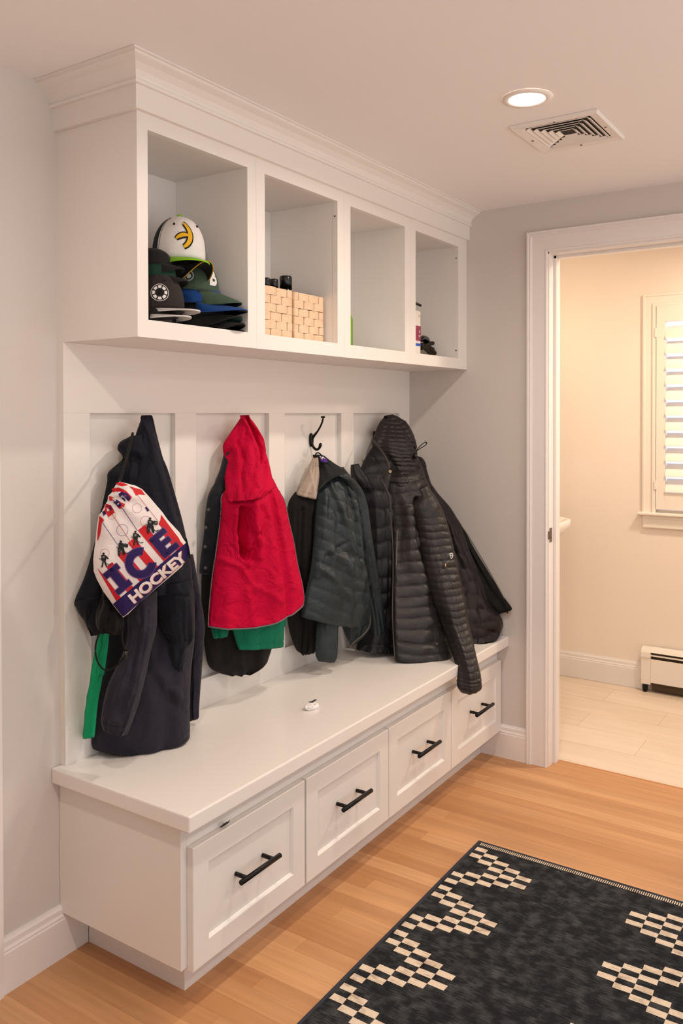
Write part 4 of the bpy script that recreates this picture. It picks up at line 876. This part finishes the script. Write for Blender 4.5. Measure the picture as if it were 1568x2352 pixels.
# ---------------------------------------------------------------- crumpled wrapper on the bench
pb = U(716, 1628, 2, ZC)
bm = bmesh.new(); bmesh.ops.create_icosphere(bm, subdivisions=4, radius=1)
for v in bm.verts:
    nn = noise.noise(v.co*2.3)*.5+noise.noise(v.co*5)*.25
    v.co = Vector((v.co.x*(.026+.012*nn), v.co.y*(.016+.010*nn), max(0, (v.co.z+.6)*(.010+.010*nn))))
    a_ = math.radians(-12); v.co = pb+Vector((v.co.x*math.cos(a_)-v.co.y*math.sin(a_), v.co.x*math.sin(a_)+v.co.y*math.cos(a_), v.co.z))
wr = thing('crumpled_wrapper', 'tiny crumpled white wrapper lying on the bench seat', 'wrapper', tuple(pb))
obj('wrapper_body', bm, mat('wrapper_paper', (236, 232, 230), .5, mottle=.04, mscale=60), wr, smooth=True)
bm = bmesh.new(); q = [pb+Vector(v) for v in ((.004, .014, .017), (.014, .010, .016), (.024, .006, .018), (.030, .004, .020))]; tube(bm, q, [.0012, .0025, .003, .0012], 8); obj('dark_edge', bm, mat('wrapper_dark', (30, 34, 46), .5), wr)
bm = bmesh.new()
for k in range(4): tube(bm, [pb+Vector((-.012+k*.005, -.012, .0085)), pb+Vector((-.004+k*.005, -.004, .0145))], .0007, 5)
obj('red_lines', bm, mat('wrapper_red', (206, 130, 112), .6), wr)

# ---------------------------------------------------------------- caps in the first cubby
def make_cap(name, label, px, py, d, R_, Hc, fwd, crown, brim, tilt=0, vl=.065, curv=.018, droop=.012, button=None, roll=0, under=None, back=None, seam=None, brimonly=False, arc=62, group='caps in the first cubby', sz=1.12):
    c = U(px, py, 1, -d)                       # centre of the crown base
    f = Vector((fwd[0], fwd[1], 0)).normalized(); r = Vector((-f.y, f.x, 0)); u = Vector((0, 0, 1))
    m = Matrix.Rotation(tilt, 3, r) @ Matrix.Rotation(roll, 3, f)
    f, r, u = m @ f, m @ r, m @ u
    t = thing(name, label, 'cap', tuple(c), group)
    def W(a, b_, h):
        q_ = c+f*a+r*b_+u*h
        return Vector((min(.4075, max(.037, q_.x)), min(-.022, q_.y), max(OZ0+.0012, q_.z)))
    def surf(an, v, off=0):
        rr = R_*max(0, 1-v**2.7)**.5
        P = Vector((math.cos(an)*rr*sz, math.sin(an)*rr, Hc*v))
        nrm = Vector((math.cos(an)*sz, math.sin(an), .25+v*1.3)).normalized()
        P = P+nrm*off
        return W(P.x, P.y, P.z)
    if not brimonly:
        bm = bmesh.new(); n = 48; nv = 16; rings = []
        for j in range(nv):
            v = (j/(nv-1))**.8*.995
            rings.append([bm.verts.new(surf(k*2*PI/n, v, -.0012*(1 if k % 8 == 0 else 0))) for k in range(n)])
        for j in range(nv-1):
            for k in range(n):
                fc = bm.faces.new((rings[j][k], rings[j][(k+1) % n], rings[j+1][(k+1) % n], rings[j+1][k])); fc.smooth = True
                an = (k+.5)*2*PI/n; fc.material_index = 1 if back and (math.cos(an) < .28) else 0
        bm.faces.new(rings[-1]); bm.faces.new([rings[0][k] for k in range(n)][::-1])
        obj('crown', bm, [crown, back or crown], t)
        if button: 
            bm = bmesh.new(); bmesh.ops.create_uvsphere(bm, u_segments=14, v_segments=8, radius=1, matrix=Matrix.Translation(W(0, 0, Hc)) @ Matrix.Diagonal((.0085, .0085, .005, 1))); obj('button', bm, button, t, smooth=True)
        if seam:
            for an in (math.radians(70), math.radians(-70)):
                bm = bmesh.new(); tube(bm, [surf(an, j/14, .0002) for j in range(14)], .0007, 5); obj('stitching', bm, seam, t)
            for an in (math.radians(38), math.radians(-38)):
                bm = bmesh.new(); p_ = surf(an, .74, .0006); q_ = surf(an, .77, .0008); tube(bm, [p_, q_], .0032, 8); obj('eyelet', bm, seam, t)
    bm = bmesh.new(); na = 26; nr = 9; top, bot = [], []
    A = math.radians(arc)
    for j in range(nr):
        s = j/(nr-1); rt_, rb_ = [], []
        for k in range(na):
            q = -1+2*k/(na-1); an = q*A
            bx, by = math.cos(an)*R_*sz, math.sin(an)*R_
            ext = vl*(1-abs(q)**3.2)**.6
            x = bx+s*ext; y = by*(1+.04*s)
            z = -curv*(abs(q)**2)*(.45+.9*s)-droop*s+.002
            rt_.append(bm.verts.new(W(x, y, z+.0018))); rb_.append(bm.verts.new(W(x, y, z-.0018)))
        top.append(rt_); bot.append(rb_)
    for j in range(nr-1):
        for k in range(na-1):
            try:
                fc = bm.faces.new((top[j][k], top[j][k+1], top[j+1][k+1], top[j+1][k])); fc.smooth = True
                fc = bm.faces.new((bot[j][k+1], bot[j][k], bot[j+1][k], bot[j+1][k+1])); fc.smooth = True; fc.material_index = 1
            except ValueError: pass
    for k in range(na-1): bm.faces.new((top[-1][k], top[-1][k+1], bot[-1][k+1], bot[-1][k])); bm.faces.new((top[0][k+1], top[0][k], bot[0][k], bot[0][k+1]))
    for j in range(nr-1):
        for e_ in (0, -1): bm.faces.new((top[j][e_], top[j+1][e_], bot[j+1][e_], bot[j][e_]))
    obj('brim', bm, [brim, under or brim], t)
    return t, surf
K = lambda n, c, r=.75: F(n, c, r, .05, .3, 600, .05, 20, wk=.08)
Kw, Klime, Knv = K('cap_white', (228, 222, 218)), K('cap_lime', (126, 190, 20)), K('cap_navy', (20, 24, 36))
Kblk, Kgrn, Kblue, Kgold = K('cap_black', (24, 22, 21)), K('cap_green', (66, 84, 68)), K('cap_blue', (24, 66, 128)), K('cap_gold_edge', (180, 140, 40))
Kgrey = K('cap_grey', (196, 192, 190)); Kbrn = K('cap_charcoal', (44, 38, 36)); Kteal = K('cap_teal_edge', (52, 96, 84)); Kyel = K('patch_yellow', (226, 176, 40))
RTv = Vector((.707, -.707, 0)); TW = Vector((-.707, -.707, 0))
def hd_(a): v = TW*math.cos(math.radians(a))+RTv*math.sin(math.radians(a)); return (v.x, v.y)
# bottom black stack, brims towards the right
for k, (x, y, dd, an, lb) in enumerate([(455, 762, .175, 62, 'black cap at the very bottom of the pile, brim toward the right'), (458, 744, .17, 60, 'black cap second from the bottom of the pile, brim edge curved upward'), (452, 728, .165, 58, 'black cap with a thin teal brim edge, under the blue cap')]):
    make_cap('baseball_cap', lb, x, y, dd, .07, .055, hd_(an), Kblk, Kblk, curv=.026, droop=.006, vl=.058, under=Kblk if k < 2 else Kteal)
make_cap('baseball_cap', 'blue cap whose curved brim sticks out under the green cap', 448, 700, .165, .074, .06, hd_(60), Kblue, Kblue, tilt=math.radians(4), curv=.012, droop=.012, vl=.075, under=Kblk)
gcap, gs_ = make_cap('baseball_cap', 'faded green cap with a white letter B on the front', 446, 670, .17, .060, .084, hd_(66), Kgrn, Kgrn, tilt=math.radians(6), curv=.014, droop=.022, vl=.074, under=Knv, seam=Kgrn)
vs, fs = glyph('B', .072, .003, .75)
decal('cap_letter', [((vs, fs), 0)], lambda x, y: gs_(math.radians(-20)+x/.062, .47+y/.084*.9, .0016), [M_label], gcap, grid=.006, label='white letter B')
ringp = ringpolys(0, 0, .013, .002, 0)+[(circ(0, -.001, .006, 14), 0)]
decal('side_emblem', ringp, lambda x, y: gs_(math.radians(-86)+x/.062, .42+y/.078, .0014), [M_label], gcap, grid=.006)
bcap, _ = make_cap('baseball_cap', 'black cap with a gold-edged brim arching over the green cap', 420, 619, .17, .048, .035, hd_(36), Kblk, Kblk, tilt=math.radians(-4), curv=.036, droop=.0, vl=.056, under=Kblk)
# gold rim along that brim
f = Vector((*hd_(36), 0)).normalized(); r = Vector((-f.y, f.x, 0)); mm = Matrix.Rotation(math.radians(-4), 3, r); f2 = mm @ f; u2 = mm @ Vector((0, 0, 1)); cc = U(420, 619, 1, -.17)
pts = []
for k in range(26):
    q = -1+2*k/25; an = q*math.radians(62); ext = .056*(1-abs(q)**3.2)**.6 if abs(q) < 1 else 0
    pts.append(cc+f2*(math.cos(an)*.048*1.12+ext)+r*(math.sin(an)*.048*1.04)+u2*(-.036*q*q*1.35+.002))
edge_tube('gold_rim', pts, .0016, Kgold, bcap, 'gold rim')
wcap, ws = make_cap('baseball_cap', 'white cap with lime brim and yellow banana patch on top of the pile', 410, 599, .165, .0715, .120, hd_(20), Kw, Klime, tilt=math.radians(5), curv=.008, droop=.008, vl=.052, under=Klime, button=Klime, back=Knv, seam=Knv)
def bananas(w_): 
    out = []
    def arc(cx, cy, r0, a0, a1, wmax, n=10):
        up = []; dn_ = []
        for k in range(n+1):
            t_ = k/n; an = math.radians(a0+(a1-a0)*t_); wv = wmax*(math.sin(PI*min(1, max(0, .12+.8*t_))))**.6+w_
            up.append((cx+(r0+wv)*math.cos(an), cy+(r0+wv)*math.sin(an))); dn_.append((cx+(r0-wv)*math.cos(an), cy+(r0-wv)*math.sin(an)))
        return [([up[k], up[k+1], dn_[k+1], dn_[k]]) for k in range(n)]
    for q in arc(-.020, .004, .024, -62, 62, .0042): out.append(q)
    for q in arc(-.006, -.018, .022, 75, 140, .0036, 8): out.append(q)
    return out
decal('banana_patch', [(q, 0) for q in bananas(.0026)], lambda x, y: ws(math.radians(-2)+x*1.5/.072, .46+y*1.5/.118*1.0, .0016), [Kblk], wcap, grid=.008, label='yellow banana patch with a black outline')
decal('banana_patch', [(q, 0) for q in bananas(0)], lambda x, y: ws(math.radians(-2)+x*1.5/.072, .46+y*1.5/.118*1.0, .0026), [Kyel], wcap, grid=.008)
# charcoal caps on the left
make_cap('baseball_cap', 'black cap squeezed at the upper left of the pile against the cubby frame', 348, 612, .17, .048, .048, hd_(70), Kblk, Kblk, curv=.012, vl=.035, droop=.01)
make_cap('baseball_cap', 'dark cap with a green band, just above the cap with the spoked emblem', 356, 640, .18, .050, .05, hd_(66), K('cap_darkgreen', (20, 52, 40)), Kblk, curv=.014, vl=.035, droop=.01)
kcap, ks = make_cap('baseball_cap', 'charcoal cap with a round spoked B emblem and a flat grey brim', 366, 716, .205, .060, .100, hd_(50), Kbrn, Kgrey, tilt=math.radians(1), curv=.003, droop=.003, vl=.055, under=Kgrey, seam=Kbrn, button=Kbrn)
make_cap('baseball_cap', 'cap whose second grey brim shows just under the flat grey brim', 355, 730, .205, .056, .03, hd_(50), Kblk, Kgrey, curv=.003, droop=.004, vl=.046, under=Kgrey)
em = []
for k in range(8):
    a0, a1 = math.radians(k*45+6-22.5), math.radians(k*45+39-22.5); q = []
    for t_ in range(4): an = a0+(a1-a0)*t_/3; q.append((.0185*math.cos(an), .0185*math.sin(an)))
    for t_ in range(3, -1, -1): an = a0+(a1-a0)*t_/3; q.append((.0115*math.cos(an), .0115*math.sin(an)))
    em.append((q, 0))
em += ringpolys(0, 0, .0225, .0013, 0, 32)
kmap = lambda x, y: ks(math.radians(-52)+x/.060, .42+y/.100, .0016)
decal('spoked_emblem', em, kmap, [M_label], kcap, grid=.005, label='round white spoked emblem')
vs, fs = glyph('B', .024, .0010, .9)
decal('emblem_letter', [((vs, fs), 0)], lambda x, y: ks(math.radians(-52)+x/.060, .42+y/.100, .0022), [Kblk], kcap, grid=.006)

# ---------------------------------------------------------------- baskets and jars in the second cubby
M_wov = mat('woven_strip', (226, 192, 158), .6, mottle=.08, mscale=40); M_wovd = mat('woven_gap', (92, 62, 38), .9)
def basket(x0, x1, y0, y1, z0, h, label, sd):
    rr = random.Random(sd)
    t = thing('woven_basket', label, 'basket', ((x0+x1)/2, (y0+y1)/2, z0), 'woven baskets in the second cubby')
    w_ = .004
    obj('basket_core', BM((x0+w_, x1-w_, y0+w_, y0+2*w_, z0, z0+h-.003), (x0+w_, x1-w_, y1-2*w_, y1-w_, z0, z0+h-.003), (x0+w_, x0+2*w_, y0+w_, y1-w_, z0, z0+h-.003), (x1-2*w_, x1-w_, y0+w_, y1-w_, z0, z0+h-.003), (x0+w_, x1-w_, y0+w_, y1-w_, z0, z0+.004)), M_wovd, t)
    bm = bmesh.new()
    nx, nz = 6, 6
    def patch(o, e1, e2, nrm, n1, n2, l1, l2):
        s1, s2 = l1/n1, l2/n2
        for j in range(n2):
            i = -1 if j % 2 else 0
            while i < n1:
                a0, a1 = max(0, i)*s1+.0009, min(n1, i+2)*s1-.0009
                if a1-a0 > .003:
                    b0, b1 = j*s2+.0003, (j+1)*s2-.0003; N_ = 6; prev = None
                    jt = rr.uniform(-.0006, .0006)
                    for k in range(N_+1):
                        u = a0+(a1-a0)*k/N_; bul = .0042*math.sin(PI*k/N_)**.6+.0004+jt*.5
                        q = [bm.verts.new(o+e1*u+e2*(b0+jt)+nrm*bul), bm.verts.new(o+e1*u+e2*(b1+jt)+nrm*(bul+.0003))]
                        if prev: bm.faces.new((prev[0], q[0], q[1], prev[1])).smooth = True
                        prev = q
                i += 2
    X, Y, Z = Vector((1, 0, 0)), Vector((0, 1, 0)), Vector((0, 0, 1))
    patch(Vector((x0, y0+w_, z0)), X, Z, -Y, nx, nz, x1-x0, h); patch(Vector((x0+w_, y1, z0)), -Y, Z, -X, nx, nz, y1-y0, h); patch(Vector((x1-w_, y0, z0)), Y, Z, X, nx, nz, y1-y0, h); patch(Vector((x1, y1-w_, z0)), -X, Z, Y, nx, nz, x1-x0, h)
    obj('woven_sides', bm, M_wov, t)
basket(.520, .684, -.25, -.08, OZ0+.001, .152, 'woven beige basket on the left, holding black jars', 1)
basket(.690, .8535, -.25, -.08, OZ0+.001, .150, 'woven beige basket on the right, without jars', 2)
for (px, py, d, r_, lb) in ((656, 634, .175, .0195, 'tallest black lidded jar in the left woven basket'), (628, 641, .165, .0145, 'shorter black jar between the others in the left woven basket'), (611, 638, .19, .012, 'black jar at the cubby frame in the left woven basket')):
    p = U(px, py, 1, -d); bm = bmesh.new(); z1 = p.z; zb = OZ0+.006
    lathe(bm, [(r_*.8, zb), (r_, zb+.01), (r_, z1-.045), (r_*.98, z1-.044)], p.x, p.y, 28)
    t = thing('black_jar', lb, 'jar', (p.x, p.y, zb), 'black jars in the basket'); obj('jar_body', bm, M_blackpl, t)
    bm = bmesh.new(); lathe(bm, [(r_*1.03, z1-.043), (r_*1.03, z1-.006), (r_*.95, z1-.001), (r_*.7, z1)], p.x, p.y, 28); obj('lid', bm, M_blackpl, t)

# ---------------------------------------------------------------- third cubby: slivers at the frame
p = U(804.0, 725, 1, -.20); t = thing('green_bottle', 'green edge of a bottle showing beside the frame in the third cubby', 'bottle', (p.x-.02, -.20, OZ0))
bm = bmesh.new(); lathe(bm, [(.019, OZ0+.001), (.021, OZ0+.01), (.021, OZ0+.10), (.012, OZ0+.125), (.012, OZ0+.135)], p.x-.0205, -.20, 24); obj('bottle_body', bm, mat('green_plastic', (110, 160, 30), .3), t)
bm = bmesh.new(); lathe(bm, [(.011, OZ0+.135), (.011, OZ0+.155), (.008, OZ0+.157)], p.x-.0205, -.20, 20); obj('cap', bm, M_blackpl, t)
# fourth cubby
t = thing('pump_bottle', 'white square bottle with maroon and blue bands and a black pump', 'bottle', (1.48, -.23, OZ0))
bx0, bx1, by0, by1, bz0 = 1.455, 1.516, -.25, -.20, OZ0+.001
obj('bottle_body', BM((bx0, bx1, by0, by1, bz0, 1.817)), mat('bottle_white', (232, 222, 212), .4), t, bevel=.004)
def band(z0, z1, m, nm):
    obj(nm, BM((bx0+.003, bx1-.001, by0-.0006, by0+.001, z0, z1)), m, t)
band(1.699, 1.757, mat('label_maroon', (140, 34, 70), .5), 'label_band'); band(1.678, 1.689, mat('label_blue', (40, 80, 170), .5), 'label_band'); band(1.694, 1.697, mat('label_pale', (190, 195, 230), .5), 'label_band')
M_ink = mat('label_ink', (150, 140, 140), .6)
mp = lambda x, y: Vector((x, by0-.001, y))
vs, fs = glyph('oo', .014, .0, 1); decal('label_print', [(([(1.502+x, 1.797+y) for x, y in vs], fs), 0)], mp, [M_ink], t)
decal('label_print', [([(1.500, 1.737), (1.506, 1.745), (1.503, 1.731), (1.499, 1.728)], 0), linepoly((1.497, 1.720), (1.510, 1.720), .002, 0), linepoly((1.497, 1.715), (1.508, 1.715), .002, 0)], lambda x, y: Vector((x, by0-.0012, y)), [M_label], t)
bm = bmesh.new(); tube(bm, [(1.475, -.225, 1.817), (1.475, -.225, 1.835)], .010); tube(bm, [(1.475, -.225, 1.835), (1.475, -.225, 1.845), (1.49, -.235, 1.848), (1.517, -.25, 1.838)], [.005, .006, .006, .005]); obj('pump', bm, M_blackpl, t)
# black strap harness with buckle
t = thing('strap_harness', 'tangle of black straps with a plastic buckle in the fourth cubby', 'straps', (1.62, -.2, OZ0))
q = lambda x, y, d=.17: U(900+x/8.711, 650+y/8.711, 1, -d)
def qt(nm, pts, r, m=M_blackpl, flat=1):
    P = [Vector(p_) for p_ in crspline([tuple(q(*p_)) for p_ in pts], 22)]; bm = bmesh.new(); tube(bm, P, r, 8); obj(nm, bm, m, t)
M_strap = F('strap_webbing', (52, 42, 30), .9)
qt('strap_loop', [(560, 1130, .20), (620, 1090, .20), (690, 1110, .19), (720, 1170, .18), (700, 1230, .18), (640, 1240, .18), (570, 1240, .20)], .009)
qt('strap_loop', [(560, 1160, .17), (620, 1140, .17), (670, 1180, .17), (640, 1220, .17)], .008)
qt('webbing', [(560, 1300, .19), (640, 1290, .19), (720, 1350, .18), (790, 1420, .18), (840, 1450, .18)], .010, M_strap)
qt('webbing', [(640, 1250, .19), (740, 1270, .19), (820, 1360, .19), (905, 1450, .19)], .008, M_strap)
qt('webbing', [(700, 1260, .18), (770, 1210, .18), (840, 1210, .18), (900, 1260, .18), (860, 1320, .18), (760, 1320, .18)], .008, M_strap)
qt('buckle', [(850, 1240, .17), (910, 1220, .17), (960, 1200, .17), (990, 1240, .17), (960, 1290, .17), (890, 1330, .17)], .0038)
qt('buckle', [(930, 1190, .17), (950, 1230, .17), (1000, 1250, .17), (1020, 1270, .17)], .006)
qt('buckle', [(985, 1215, .17), (1015, 1170, .17), (1045, 1130, .17)], .0068)
